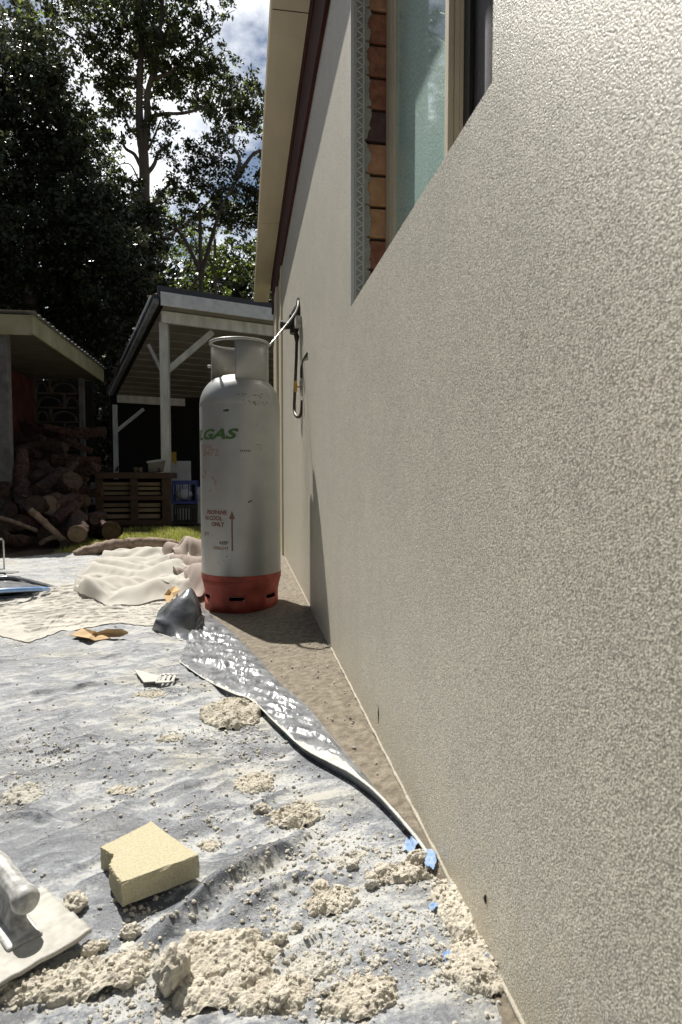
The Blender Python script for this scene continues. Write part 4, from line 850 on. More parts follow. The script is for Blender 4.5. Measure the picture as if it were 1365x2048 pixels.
# stem linking handle to blade
s0 = G(62, 1888, zb + 0.004)
ctr = e1 + hd * 0.03; foot_a = Vector((s0.x, s0.y, zb)); 
mb = MB(); dirb = (c3 - c0).normalized(); fa = G(45, 1880, zb + 0.003); fb = fa + hd * 0.10
w = rr_ * 0.012
topa = e1 + hd * 0.035 - uu * 0.012; topb = e1 + hd * 0.09 - uu * 0.012
v = [fa - w, fa + w, fb + w, fb - w, topa - w * 0.7, topa + w * 0.7, topb + w * 0.7, topb - w * 0.7]
mb.add(v, [(0, 1, 2, 3), (4, 7, 6, 5), (0, 4, 5, 1), (1, 5, 6, 2), (2, 6, 7, 3), (3, 7, 4, 0)])
w2 = rr_ * 0.022; t2 = Vector((0, 0, 0.006)); ga = fa - hd * 0.012; gb = fb
v = [ga - w2, ga + w2, gb + w2, gb - w2, ga - w2 + t2, ga + w2 + t2, gb + w2 + t2, gb - w2 + t2]
mb.add(v, [(0, 3, 2, 1), (4, 5, 6, 7), (0, 1, 5, 4), (1, 2, 6, 5), (2, 3, 7, 6), (3, 0, 4, 7)]); mb.build('stem', M['trowelh'], fl, bevel=0.003)

# ------------------------------------------------------------------ cloths
def cloth(name, outline, hf, m, label, st=0.008, wob=0.02):
    pg = gp(outline); xs = [p[0] for p in pg]; ys = [p[1] for p in pg]; x0, x1, y0, y1 = min(xs) - .05, max(xs) + .05, min(ys) - .05, max(ys) + .05
    nx = int((x1 - x0) / st); ny = int((y1 - y0) / st); X, Y = grid(x0, x1, y0, y1, nx, ny)
    pc = pg + [pg[0]]; d, _ = dist_path(X, Y, pc); ins = inpoly(X, Y, pg); sd_ = np.where(ins, d, -d) + wob * fbm(X * 9, Y * 9, 0, 13, 3)
    Z = hf(X, Y, np.clip(sd_, 0, 1)) ; Z = np.where(sd_ < 0, 0.004, Z)
    Fc = grid_faces(nx, ny); Fc = Fc[sd_.ravel()[Fc].min(1) > -0.006]; us = np.unique(Fc); mp_ = np.full(X.size, -1); mp_[us] = np.arange(len(us))
    V = np.stack([X, Y, Z], -1).reshape(-1, 3)[us]; V[:, 0] += 0.012 * vnoise(V[:, 0] * 25, V[:, 1] * 25, 0, 3) * np.clip(V[:, 2] * 20, 0, 1)
    o = np_mesh(name, V, mp_[Fc], m); tag(o, label, 'cloth'); return o
def hf_flat(X, Y, d):
    e = np.clip(d / 0.03, 0, 1) ** 0.5; wx = X + 0.08 * vnoise(X * 3, Y * 3, 0, 4)
    return sheetz(X, Y) * 0.6 + e * (0.008 + 0.040 * np.abs(vnoise(wx * 1.8, Y * 8 + X * 2.0, 0, 71)) + 0.026 * np.abs(vnoise(wx * 4 + 4 + Y, Y * 20 - X * 4, 0, 72)) + 0.012 * np.abs(vnoise(wx * 9 + Y * 8, Y * 44, 0, 74)) + 0.010 * np.abs(vnoise(wx * 20 + Y * 22, Y * 14 - X * 22, 0, 75)) + 0.003 * fbm(X * 50, Y * 50, 0, 73, 3))
def warped(outline, n, m):
    """grid filling a four-sided outline given as two picture polylines (near edge, far edge)"""
    near = spline([G(a, b) for a, b in outline[0]], 12); far = spline([G(a, b) for a, b in outline[1]], 12)
    def rs_(p, k):
        p = np.array([q[:] for q in p]); d = np.concatenate([[0], np.cumsum(np.hypot(*(np.diff(p[:, :2], axis=0).T)))]); t = np.linspace(0, d[-1], k)
        return np.stack([np.interp(t, d, p[:, 0]), np.interp(t, d, p[:, 1])], -1)
    A = rs_(near, m); B = rs_(far, m); t = np.linspace(0, 1, n)[:, None, None]; return A[None] * (1 - t) + B[None] * t
XY = warped(([(-110, 1262), (-30, 1272), (20, 1284), (60, 1290), (110, 1276), (170, 1262), (240, 1254), (300, 1258), (335, 1246)], [(-110, 1205), (-30, 1205), (20, 1200), (60, 1190), (120, 1176), (180, 1172), (240, 1180), (300, 1190), (350, 1196)]), 104, 150)
P0 = np.dstack([XY, sheetz(XY[..., 0], XY[..., 1]) + 0.02 + 0.012 * fbm(XY[..., 0] * 5, XY[..., 1] * 14, 0, 5, 3)])
Pc = relax_cloth(P0, 1.10, 1.30, 90, floor=lambda x, y: sheetz(x, y) + 0.004, bend=0.14, seed=3, noise=0.006, anchor=0.10, grav=0.0008)
o = np_mesh('flat_drop_cloth', Pc.reshape(-1, 3), grid_faces(150, 104), M['canvas']); tag(o, 'cream canvas drop cloth lying flat and finely wrinkled at the left', 'cloth'); o.modifiers.new('s', 'SUBSURF').levels = 0
folds = [(gp([(152, 1195), (190, 1208), (250, 1212), (310, 1204), (360, 1190)]), 0.085, 0.075), (gp([(360, 1190), (385, 1170), (375, 1145), (330, 1125), (270, 1118), (215, 1125)]), 0.085, 0.09),
         (gp([(180, 1165), (215, 1145), (270, 1138), (310, 1145)]), 0.10, 0.085), (gp([(200, 1195), (230, 1180), (290, 1178), (340, 1170)]), 0.06, 0.05), (gp([(265, 1135), (300, 1150), (345, 1160), (370, 1172)]), 0.07, 0.05),
         (gp([(165, 1182), (175, 1170), (190, 1160)]), 0.06, 0.05)]
def hf_coil(X, Y, d):
    e = np.clip(d / 0.05, 0, 1) ** 0.5; z = 0.02
    for p, h, w in folds:
        dd, t = dist_path(X + 0.02 * vnoise(X * 8, Y * 8, 0, 3), Y, p); z = np.maximum(z, h * 1.25 * np.sqrt(np.clip(1 - (dd / w) ** 2, 0, 1)) * (0.85 + 0.15 * vnoise(X * 6, Y * 6, 0, 19)) * (1 - 0.40 * np.abs(vnoise(t * 4 + h * 90, dd * 26 + t * 3, 0, 17)) - 0.22 * np.abs(vnoise(t * 11, dd * 60, 0, 18))))
    z = z + 0.022 * np.abs(vnoise(X * 4 + Y * 1.5, Y * 3.0 - X * 3, 0, 81)) + 0.012 * np.abs(vnoise(X * 16 + Y * 9, Y * 4 - X * 5, 0, 83)) + 0.009 * np.abs(vnoise(X * 9 - Y * 14, Y * 9 + X * 20, 0, 85))
    return sheetz(X, Y) * 0.5 + e * z
XY = warped(([(146, 1192), (165, 1204), (210, 1216), (280, 1218), (345, 1208), (388, 1188), (394, 1165)], [(158, 1168), (190, 1140), (212, 1119), (270, 1111), (330, 1116), (378, 1136), (393, 1158)]), 60, 60)
XY = XY + 0.035 * np.stack([vnoise(XY[..., 0] * 7, XY[..., 1] * 5, 0, 31), vnoise(XY[..., 0] * 7, XY[..., 1] * 5, 0, 32) * 2.2], -1)
hx_, hy_ = XY[..., 0], XY[..., 1]
P0 = np.dstack([XY, hf_coil(hx_, hy_, np.full(hx_.shape, 0.05)) * 1.3 + 0.01]); ew = np.minimum(np.minimum(np.arange(60), 59 - np.arange(60))[:, None], np.minimum(np.arange(60), 59 - np.arange(60))[None]) / 5.0
P0[..., 2] = np.minimum(P0[..., 2], 0.02 + 0.3 * np.clip(ew, 0, 1))
P0[..., 2] += 0.05 * vnoise(hx_ * 10 + hy_ * 7, hy_ * 6 - hx_ * 9, 0, 66) + 0.02 * vnoise(hx_ * 24, hy_ * 20, 0, 67)
Pc = relax_cloth(P0, 1.24, 1.20, 26, grav=0.0003, floor=lambda x, y: sheetz(x, y) * 0.5 + 0.01, bend=0.10, seed=4, noise=0.012, anchor=0.12)
fl_ = sheetz(Pc[..., 0], Pc[..., 1]) * 0.5 + 0.012; Pc[..., 2] = fl_ + (Pc[..., 2] - fl_) * 0.62 * np.clip(ew / 0.55 + 0.12, 0, 1) ** 0.7
o = np_mesh('crumpled_drop_cloth', Pc.reshape(-1, 3), grid_faces(60, 60), M['canvas']); sb_ = o.modifiers.new('s', 'SUBSURF'); sb_.levels = 2; sb_.render_levels = 2; tag(o, 'cream canvas drop cloth heaped in a loose coil beside the gas cylinder', 'cloth')
XY = warped(([(372, 1190), (388, 1208), (415, 1206), (445, 1195)], [(335, 1130), (380, 1112), (420, 1108), (450, 1112)]), 44, 30)
XY = XY + 0.06 * np.stack([vnoise(XY[..., 0] * 7, XY[..., 1] * 5, 0, 35), vnoise(XY[..., 0] * 7, XY[..., 1] * 5, 0, 36)], -1)
P0 = np.dstack([XY, 0.05 + 0.12 * np.abs(vnoise(XY[..., 0] * 5 + XY[..., 1] * 2, XY[..., 1] * 3, 0, 91)) + 0.04 * vnoise(XY[..., 0] * 15, XY[..., 1] * 9, 0, 93)]); Pc = relax_cloth(P0, 1.22, 1.22, 22, grav=0.0003, floor=lambda x, y: x * 0 + 0.02, bend=0.3, seed=6, noise=0.01, anchor=0.08)
dd_ = np.hypot(Pc[..., 0] - BX, Pc[..., 1] - BY); k_ = np.maximum(1, 0.205 / dd_); Pc[..., 0] = BX + (Pc[..., 0] - BX) * k_; Pc[..., 1] = BY + (Pc[..., 1] - BY) * k_
o = np_mesh('shaded_cloth', Pc.reshape(-1, 3), grid_faces(30, 44), M['canvasp']); o.modifiers.new('s', 'SUBSURF').levels = 1; tag(o, 'pinkish crumpled cloth half hidden behind the gas cylinder', 'cloth')

# kraft paper and scraps
def flake(name, pts, m, label, cat, lift=0.01, thick=0.002, zs=None):
    mb = MB(); tp = []
    for i, (a, b) in enumerate(pts):
        z = (zs[i] if zs else lift); p = G(a, b, z); tp.append(p)
    n = len(tp); c = sum(tp, Vector()) / n; v = tp + [p - Vector((0, 0, thick)) for p in tp] + [c + Vector((0, 0, 0.002)), c - Vector((0, 0, thick))]
    f = [(i, (i + 1) % n, 2 * n) for i in range(n)] + [((i + 1) % n + n, i + n, 2 * n + 1) for i in range(n)] + [(i + n, (i + 1) % n + n, (i + 1) % n, i) for i in range(n)]
    mb.add(v, f); o = mb.build(name, m); return tag(o, label, cat) if label else o
flake('paper_scrap', [(141, 1270), (165, 1256), (190, 1262), (205, 1270), (222, 1276), (190, 1281), (178, 1276)], M['kraft'], 'torn brown paper scrap at the edge of the flat drop cloth', 'paper', zs=[0.03, 0.045, 0.05, 0.03, 0.025, 0.022, 0.035])
flake('cardboard_strip', [(195, 1264), (215, 1258), (245, 1258), (257, 1264), (240, 1271), (205, 1272)], M['kraft'], 'curled brown cardboard strip caked with plaster beside the paper scrap', 'cardboard', zs=[0.03, 0.055, 0.055, 0.04, 0.025, 0.022], thick=0.006)
flake('paper_wrapper', [(328, 1190), (338, 1178), (352, 1172), (360, 1180), (348, 1195), (335, 1206)], M['kraft'], 'crumpled brown paper tucked between the coiled cloth and dark film', 'paper', zs=[0.05, 0.09, 0.07, 0.10, 0.06, 0.04])
# slotted white scrap
sc_ = thing('slotted_scrap', tuple(G(310, 1352)), 'slotted white plastic scrap lying flat on the dusty sheet below the cloth', 'plastic scrap')
mb = MB(); th = Vector((0, 0, 0.003))
def slab(mb, pts, z=0.026):
    t = [G(a, b, z) for a, b in pts]; n = len(t); mb.add([p for p in t] + [p - th for p in t], [tuple(range(n)), tuple(range(n, 2 * n))[::-1]] + [(i, i + n, (i + 1) % n + n, (i + 1) % n) for i in range(n)])
slab(mb, [(268, 1338), (315, 1350), (326, 1349), (316, 1362), (288, 1364)]); 
for k in range(4): x = 318 + k * 9.4; slab(mb, [(x + 3, 1348 + k * 0), (x + 8, 1347.5), (x + 1, 1362.5), (x - 5, 1362.5)])
slab(mb, [(326, 1346), (357, 1346), (356, 1349), (325, 1350)]); slab(mb, [(312, 1361), (342, 1361), (341, 1364), (311, 1365)])
mb.build('slotted_plate', M['whitescrap'], sc_)
# blue and dark tool bag strip at left
bg_ = thing('rolled_film', tuple(G(50, 1175)), 'dark plastic film roll edged with blue lying at the left of the canvas', 'plastic film')
facet_film('film_roll', [[G(-30, 1196, .01), G(20, 1190, .01), G(60, 1188, .01), G(85, 1184, .01)], [G(-30, 1188, .06), G(20, 1183, .06), G(60, 1181, .05), G(95, 1180, .02)], [G(-30, 1176, .05), G(20, 1174, .05), G(60, 1175, .04), G(100, 1176, .02)], [G(-30, 1160, .01), G(20, 1160, .01), G(70, 1166, .01), G(118, 1176, .01)]], M['silverplastic'], bg_, seed=2)
mb = MB(); mb.tube(spline([G(-30, 1182, .085), G(20, 1180, .08), G(60, 1178, .07), G(98, 1178, .04)], 8), [0.018] * 24 + [0.006], 8, squash=0.6); mb.build('blue_edge', M['bluetool'], bg_)
mb = MB(); mb.tube(spline([G(-30, 1160, .03), G(20, 1155, .03), G(60, 1162, .03), G(118, 1178, .015)], 8), [0.022] * 12 + [0.016] * 12 + [0.006], 8, squash=0.6); mb.tube(spline([G(-30, 1196, .02), G(30, 1196, .02), G(72, 1190, .01)], 8), 0.02, 8, squash=0.6); mb.build('dark_edge', M['darkplastic'], bg_)
# chrome frame leg at left edge
lf = thing('metal_stand', tuple(G(0, 1150)), 'thin chrome metal stand leg at the left edge beside the film roll', 'stand')
mb = MB(); Yl = G(5, 1150).y; mb.tube([P(-30, 1078, Yl), P(4, 1078, Yl), P(7, 1082, Yl), P(9, 1138, Yl), P(-30, 1140, Yl)], 0.006, 8); mb.build('frame_tube', M['steel'], lf)
mb = MB(); mb.box(*sorted((P(-40, 0, Yl).x, P(2, 0, Yl).x)), Yl - 0.02, Yl + 0.04, 0.0, P(0, 1145, Yl).z); mb.build('foot_block', M['black'], lf, bevel=0.005)

# ------------------------------------------------------------------ branch, logs
mb = MB(); BYY = 5.25
bp = spline([P(150, 1112, BYY - .1), P(185, 1100, BYY - .05), P(235, 1091, BYY), P(300, 1087, BYY), P(360, 1093, BYY + .05), P(410, 1104, BYY + .1), P(450, 1108, BYY + .1)], 8)
mb.tube(bp, [0.03 + 0.022 * math.sin(math.pi * min(1, (i + 6) / len(bp))) for i in range(len(bp))], 12, noise=0.45, nscale=9, seed=6)
for (a, b) in (((372, 1088), (374, 1081)), ((282, 1086), (285, 1080))): mb.tube([P(*a, BYY), P(*b, BYY)], [0.022, 0.012], 8, noise=0.3)
o = mb.build('fallen_branch', M['branch']); tag(o, 'long curved weathered branch lying on the grass behind the cloth', 'branch')
OTHER = {2: 'thick dark log just left of the broad tan cut face', 8: 'short log lying left of the thick bent stick', 9: 'dark log at the left picture edge level with the bench top',
 10: 'thin log lying toward the bench at the right of the pile', 11: 'log tucked under the bent stick at its lower end', 12: 'log under the pale straight stick', 13: 'lowest log at the left picture edge above the pale stick end',
 14: 'slim log topmost at the back of the woodpile', 15: 'log leaning just right of the upright stripped log', 16: 'thin log crossing behind the angled straight log', 17: 'log behind and left of the upright stripped log',
 18: 'slim upright log between the pale sawn end and the round log', 19: 'log at the very front left on the ground by the metal stand', 20: 'short thin log beside the left end of the fallen branch', 21: 'log crossing the foot of the leaning upper log'}
logs = [  # (end A px,py), (end B px,py), Y, radius m, label
 ((45, 1000), (40, 905), 6.6, 0.075, 'upright bark-stripped log standing at the back left of the woodpile'),
 ((75, 985), (125, 945), 6.7, 0.085, 'log leaning up to the right across the upper woodpile'),
 ((70, 1010), (100, 1020), 6.2, 0.10, None), ((145, 960), (120, 1010), 6.6, 0.11, 'stout dark log upright in the middle of the woodpile'),
 ((110, 1045), (165, 1000), 6.2, 0.06, 'straight log angled across the right of the woodpile'),
 ((150, 1045), (155, 1085), 5.75, 0.085, 'log with a pale sawn end facing out at the front of the woodpile'),
 ((100, 1000), (110, 1010), 6.4, 0.10, 'short log with a broad tan cut face in the middle of the pile'),
 ((225, 1065), (190, 1058), 6.5, 0.10, 'round short log at the right end of the woodpile near the pallet'),
 ((20, 1020), (60, 1010), 6.3, 0.08, None), ((5, 985), (25, 960), 6.6, 0.07, None), ((175, 1040), (205, 1030), 6.7, 0.06, None),
 ((90, 1070), (130, 1085), 6.0, 0.08, None), ((40, 1045), (75, 1060), 6.1, 0.08, None), ((10, 1050), (30, 1065), 6.0, 0.07, None),
 ((120, 960), (150, 925), 7.1, 0.06, None), ((85, 930), (115, 965), 7.1, 0.07, None), ((170, 1000), (150, 1030), 6.8, 0.07, None), ((20, 935), (35, 970), 7.2, 0.08, None), ((190, 1040), (185, 1080), 6.3, 0.05, None), ((0, 1075), (50, 1090), 5.7, 0.06, None), ((130, 1095), (170, 1090), 5.8, 0.05, None), ((60, 960), (95, 940), 6.9, 0.07, None)]
for i, (a, b, yy, r, lab) in enumerate(logs):
    A = P(*a, yy - 0.05 - 0.1 * rnd.random()); B = P(*b, yy + 0.15 + 0.2 * rnd.random()); A.z = max(A.z, r * 0.8); B.z = max(B.z, r * 0.8)
    if (B - A).length < 0.3: B = A + (B - A).normalized() * 0.34; B.z = max(B.z, r * 0.8)
    if i == 5: A = P(155, 1068, 5.7); B = A + Vector((-0.12, 0.5, 0.12))
    if i == 6: A = P(98, 1010, 6.15); B = A + Vector((0.1, 0.45, 0.02))
    if i == 7: A = P(224, 1062, 6.2); B = A + Vector((-0.25, 0.45, 0.0))
    root = thing('firewood_log', tuple(A), lab or OTHER[i], 'log', 'firewood logs heaped in front of the left shed')
    ps = [A.lerp(B, t / 7) + Vector((0.012 * math.sin(t * 1.3 + i), 0, 0.01 * math.cos(t + i))) for t in range(8)]
    ps[0] = A; d_ = (B - A).normalized()
    mb = MB(); mb.tube(ps, [r * (1.03 - 0.02 * t) * rnd.uniform(0.9, 1.08) for t in range(8)], 18, cap=False, noise=0.42, nscale=9, seed=i + 20, squash=rnd.uniform(0.75, 1)); mb.build('bark', M['bark'], root)
    mb = MB(); mb.tube([A + d_ * 0.004, A + d_ * 0.012], [r * 0.93] * 2, 16); mb.build('cut_face', M['cut'] if i in (5, 6, 0) else M['cutd'], root)
    mb = MB(); mb.tube([B - d_ * 0.012, B - d_ * 0.004], [r * 0.86] * 2, 16); mb.build('cut_face', M['cutd'], root)
ws = random.Random(12)
for k in range(30):
    rw_, cl_ = k // 6, k % 6; px_, py_ = 24 + 27 * cl_ + ws.uniform(-9, 9), 862 + 29 * rw_ + ws.uniform(-8, 8); yy = 7.2 + (985 - py_) * 0.012 + ws.uniform(0, 0.3); c = P(px_, py_, yy); a = ws.uniform(-0.5, 0.5); L = ws.uniform(0.16, 0.3); r = ws.uniform(0.05, 0.10); tl = ws.uniform(-0.5, 0.5)
    ax = Vector((math.cos(a) * math.cos(tl), math.sin(a), math.sin(tl))).normalized(); u1 = ax.cross(Vector((0, 0.3, 1))).normalized(); u2 = ax.cross(u1); mb = MB(); v = []
    for e_ in (-1, 1):
        for (p_, q_) in ((-1, -0.5), (1, -0.6), (0.9, 0.1), (0.1, 0.8), (-0.8, 0.2)): v.append(c + ax * (L * e_) + u1 * (p_ * r * ws.uniform(.8, 1.1)) + u2 * (q_ * r * ws.uniform(.8, 1.1)))
    mb.add(v, [(0, 1, 2, 3, 4), (9, 8, 7, 6, 5)] + [(q, q + 5, (q + 1) % 5 + 5, (q + 1) % 5) for q in range(5)])
    o = mb.build('split_log', M['bark'] if k % 3 else M['cutd'], None, 0.006); tag(o, 'split wood wedge, %s layer of the shed stack, %s from the front post' % (['topmost', 'second', 'third', 'fourth', 'bottom'][rw_], ['nearest', 'second', 'third', 'fourth', 'fifth', 'farthest'][cl_]), 'split wood', 'split wood stacked in the open shed')
for (pts, rr, lab) in (([(60, 1020), (90, 1045), (120, 1075), (150, 1100)], 0.03, 'thick bent stick slanting down the front of the woodpile'), ([(0, 1035), (40, 1048), (75, 1062)], 0.018, 'pale straight stick poking from the left of the woodpile'), ([(80, 1088), (105, 1075), (130, 1078)], 0.02, 'short arched stick at the foot of the woodpile')):
    mb = MB(); mb.tube(spline([P(a, b, 5.75) for a, b in pts], 6), rr, 9, noise=0.35, seed=3); o = mb.build('stick', M['branch']); tag(o, lab, 'stick')

# ------------------------------------------------------------------ left shed
SX, SY, SZ = P(66, 630, 6.5).x, 6.5, P(66, 630, 6.5).z
shed = thing('open_shed', (SX - 1.5, SY + 2, 0), 'low open-fronted shed with corrugated roof, mossy cream fascia and breeze block screen', 'shed')
SE = 9.6; fh = 0.19
mb = MB(); mb.box(SX - 4, SX - 0.025, SY, SY + 0.025, SZ - fh, SZ); mb.box(SX - 0.025, SX, SY - 0.002, SE, SZ - fh + 0.01, SZ); mb.build('fascia', M['fasciam'], shed, bevel=0.003)
nx, ny = 4, 700; X, Y = grid(SX - 4, SX + 0.03, SY - 0.02, SE + 0.02, nx, ny); Z = SZ + 0.022 + 0.012 * np.sin(Y * 2 * math.pi / 0.15) + 0.012 * fbm(Y * 1.2, X, 0, 3)
o = np_mesh('corrugated_roof', np.stack([X, Y, Z], -1).reshape(-1, 3), grid_faces(nx, ny), M['iron'], shed); s_ = o.modifiers.new('s', 'SOLIDIFY'); s_.thickness = 0.003
mb = MB()
yb_ = SY + 0.03
while yb_ < SE: mb.box(SX - 4, SX - 0.03, yb_, min(yb_ + 0.83, SE), SZ - fh + 0.03, SZ - fh + 0.042); yb_ += 0.85
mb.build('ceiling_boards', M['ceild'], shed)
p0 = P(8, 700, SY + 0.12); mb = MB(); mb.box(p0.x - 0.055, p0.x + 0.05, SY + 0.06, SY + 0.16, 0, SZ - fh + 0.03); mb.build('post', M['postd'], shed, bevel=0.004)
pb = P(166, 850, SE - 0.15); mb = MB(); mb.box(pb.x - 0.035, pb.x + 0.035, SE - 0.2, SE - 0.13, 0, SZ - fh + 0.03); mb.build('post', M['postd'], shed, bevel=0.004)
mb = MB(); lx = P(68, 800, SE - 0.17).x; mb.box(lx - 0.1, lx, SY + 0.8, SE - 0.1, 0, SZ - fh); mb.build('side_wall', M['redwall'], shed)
# breeze block screen at the back: hollow blocks with arcs
mb = MB(); bx0 = lx; bx1 = pb.x - 0.04; bw = 0.39; bh = 0.2; zz0 = 0.0; rw = 0
yb_ = SE - 0.17
while zz0 < SZ - fh - 0.05:
    xx0 = bx0 - (0.19 if rw % 2 else 0)
    mb.box(bx0, bx1, yb_, yb_ + 0.09, zz0, zz0 + 0.022)
    while xx0 < bx1:
        a_x = max(xx0, bx0); b_x = min(xx0 + bw, bx1)
        if b_x - a_x > 0.12:
            mb.box(a_x, a_x + 0.022, yb_ + 0.002, yb_ + 0.088, zz0 + 0.022, zz0 + bh)
            c_ = (a_x + b_x) / 2; h_ = zz0 + 0.03
            arc = [(c_ + (b_x - a_x) * 0.42 * math.cos(t), yb_ + 0.045, h_ + 0.13 * math.sin(t)) for t in [math.pi * k / 8 for k in range(9)]]
            for p, q in zip(arc[:-1], arc[1:]): mb.bar(p, q, 0.08, 0.018)
        xx0 += bw
    zz0 += bh; rw += 1
mb.build('breeze_block_screen', M['breeze'], shed)
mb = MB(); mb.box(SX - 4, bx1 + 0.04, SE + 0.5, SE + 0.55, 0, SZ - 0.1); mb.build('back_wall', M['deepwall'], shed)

# ------------------------------------------------------------------ right carport
cp = thing('carport', (0, 9.5, 0), 'pale timber carport with white fascia, diagonal braces and dark roof behind the cylinder', 'carport')
A = P(322, 600, 8.4); Bq = Vector((A.x + 1.485 * 2.9, A.y + 0.59 * 2.9, A.z)); C_ = P(228, 792, 13.0); C_.z += 0.05
fdir = (Bq - A).normalized(); sdir = (C_ - A); up = Vector((0, 0, 1))
mb = MB(); zc_ = A.z; mb.bar(A + Vector((0, 0, 0.02)), Bq + Vector((0, 0, 0.02)), 0.03, 0.17); mb.build('front_fascia', M['fasciaw'], cp, bevel=0.003)
mb = MB(); mb.bar(A + Vector((-0.05, 0.10, 0.15)), Bq + Vector((-0.05, 0.1, 0.14)), 0.04, 0.12); mb.build('roof_capping', M['darkroof'], cp)
# ceiling boards parallel to the front, following the roof slope
mb = MB(); nb = 14
for k in range(nb):
    t0 = k / nb + 0.006; t1 = (k + 1) / nb - 0.006; z_ = Vector((0, 0, -0.03))
    a = A + sdir * t0 + z_; b = Bq + sdir * t0 + z_; c = Bq + sdir * t1 + z_; d = A + sdir * t1 + z_; hh = Vector((0, 0, 0.02)); a += fdir * 0.06; d += fdir * 0.06
    mb.add([a, b, c, d, a + hh, b + hh, c + hh, d + hh], [(0, 3, 2, 1), (4, 5, 6, 7), (0, 1, 5, 4), (1, 2, 6, 5), (2, 3, 7, 6), (3, 0, 4, 7)])
mb.build('ceiling_boards', M['ceil'], cp)
mb = MB(); r0 = Vector((0, 0, 0.02)); r1 = Vector((0, 0, 0.05)); q = [A + r0 - fdir * 0.1, Bq + r0, Bq + sdir * 1.03 + r0, A + sdir * 1.03 + r0 - fdir * 0.1]
q = [p + Vector((-0.02, 0.06, 0)) for p in q]
mb.add(q + [p + r1 for p in q], [(0, 3, 2, 1), (4, 5, 6, 7), (0, 1, 5, 4), (1, 2, 6, 5), (2, 3, 7, 6), (3, 0, 4, 7)]); mb.build('roof', M['darkroof'], cp)
for t in (0.05, 0.98): mb = MB(); a = A + sdir * t + fdir * 0.05 - Vector((0, 0, 0.12)); mb.bar(a, a + fdir * 4.4, 0.05, 0.15); mb.build('cross_beam', M['postw'], cp)
# side gutter with litter
mb = MB(); mb.bar(A - fdir * 0.06 + Vector((0, 0, -0.02)), A + sdir - fdir * 0.06 + Vector((0, 0, -0.02)), 0.07, 0.07); gt = mb.build('side_gutter', M['gutg'], cp, bevel=0.01)
mb = MB(); mb.bar(A - fdir * 0.125 + Vector((0, -0.0, 0.035)), A + sdir * 0.6 - fdir * 0.125 + Vector((0, 0, 0.035)), 0.012, 0.02); mb.build('gutter_lip', M['fasciaw'], gt)
rs = np.random.RandomState(3); n_ = 160; t = rs.rand(n_); cen = np.array([(A + sdir * float(q) - fdir * 0.07)[:] for q in t]) + np.stack([rs.randn(n_) * 0.03, rs.randn(n_) * 0.03, 0.05 + np.abs(rs.randn(n_)) * 0.03], -1)
Vr, Fr = rocks(cen, 0.02 + 0.03 * rs.rand(n_), I1, 0.6, 0.4, 5); np_mesh('leaf_litter', Vr, Fr, M['branch'], gt, smooth=False)
pf = P(330, 800, 8.85); zt2 = A.z - 0.18
mb = MB(); mb.box(pf.x - 0.055, pf.x + 0.055, 8.8, 8.91, 0, zt2); mb.build('post', M['postw'], cp, bevel=0.004)
mb = MB(); mb.box(pf.x + 0.06, pf.x + 0.075, 8.84, 8.855, 0.2, zt2); mb.build('conduit', M['galv'], cp)
pr = P(232, 880, 12.4); mb = MB(); mb.box(pr.x - 0.04, pr.x + 0.04, 12.35, 12.43, 0, P(232, 815, 12.4).z + 0.05); mb.build('post', M['postw'], cp, bevel=0.004)
for (a, b, yy, w) in (((328, 748), (425, 665), 8.95, 0.075), ((234, 862), (288, 818), 12.5, 0.06), ((325, 745), (298, 690), 9.3, 0.045)):
    mb = MB(); mb.bar(P(*a, yy), P(*b, yy + (0.2 if a[0] > 240 else 0)), w, w, (0, 1, 0)); mb.build('brace', M['postw'], cp, bevel=0.003)
mb = MB(); q0 = A + sdir * 1.0; mb.box(C_.x - 0.15, 5, 13.4, 13.5, 0, 2.6); mb.build('back_wall', M['deepwall'], cp)  # near-black wall added to keep the carport interior dark

# things around the carport
pal = thing('pallet_bench', tuple(P(265, 1050, 8.2)), 'dark stacked-pallet bench with pale slats in front of the carport', 'pallet bench')
pal.location.z = 0
def pbox(mb, x0, x1, y0, y1, Y, d, mi=0):
    a = P(x0, y1, Y); b = P(x1, y0, Y); mb.box(a.x, b.x, Y, Y + d, max(a.z, 0.0), b.z, mi)
mb = MB(); pbox(mb, 190, 342, 945, 957, 8.15, 0.75); tp = mb.build('top_board', M['palletd'], pal, bevel=0.004)
for x0, x1 in ((192, 204), (262, 274), (326, 341)): mb = MB(); pbox(mb, x0, x1, 957.5, 1052, 8.18, 0.08); mb.build('upright', M['palletd'], pal, bevel=0.003)
for y0, y1 in ((992, 1001), (1039, 1051)): mb = MB(); pbox(mb, 193, 340, y0, y1, 8.155, 0.022); mb.build('rail', M['palletd'], pal, bevel=0.003)
mb = MB()
for x0, x1 in ((204, 261), (275, 321)):
    for y0, y1 in ((964, 971), (973, 980), (983, 990), (1006, 1014), (1017, 1024), (1029, 1037)): mb = MB(); pbox(mb, x0, x1, y0 + rnd.uniform(-1, 1), y1, 8.24, 0.03); mb.build('slat', M['palletl'], pal, bevel=0.002)
mb = MB(); pbox(mb, 190, 342, 958, 1050, 8.88, 0.02); mb.build('back_panel', M['deepwall'], pal)
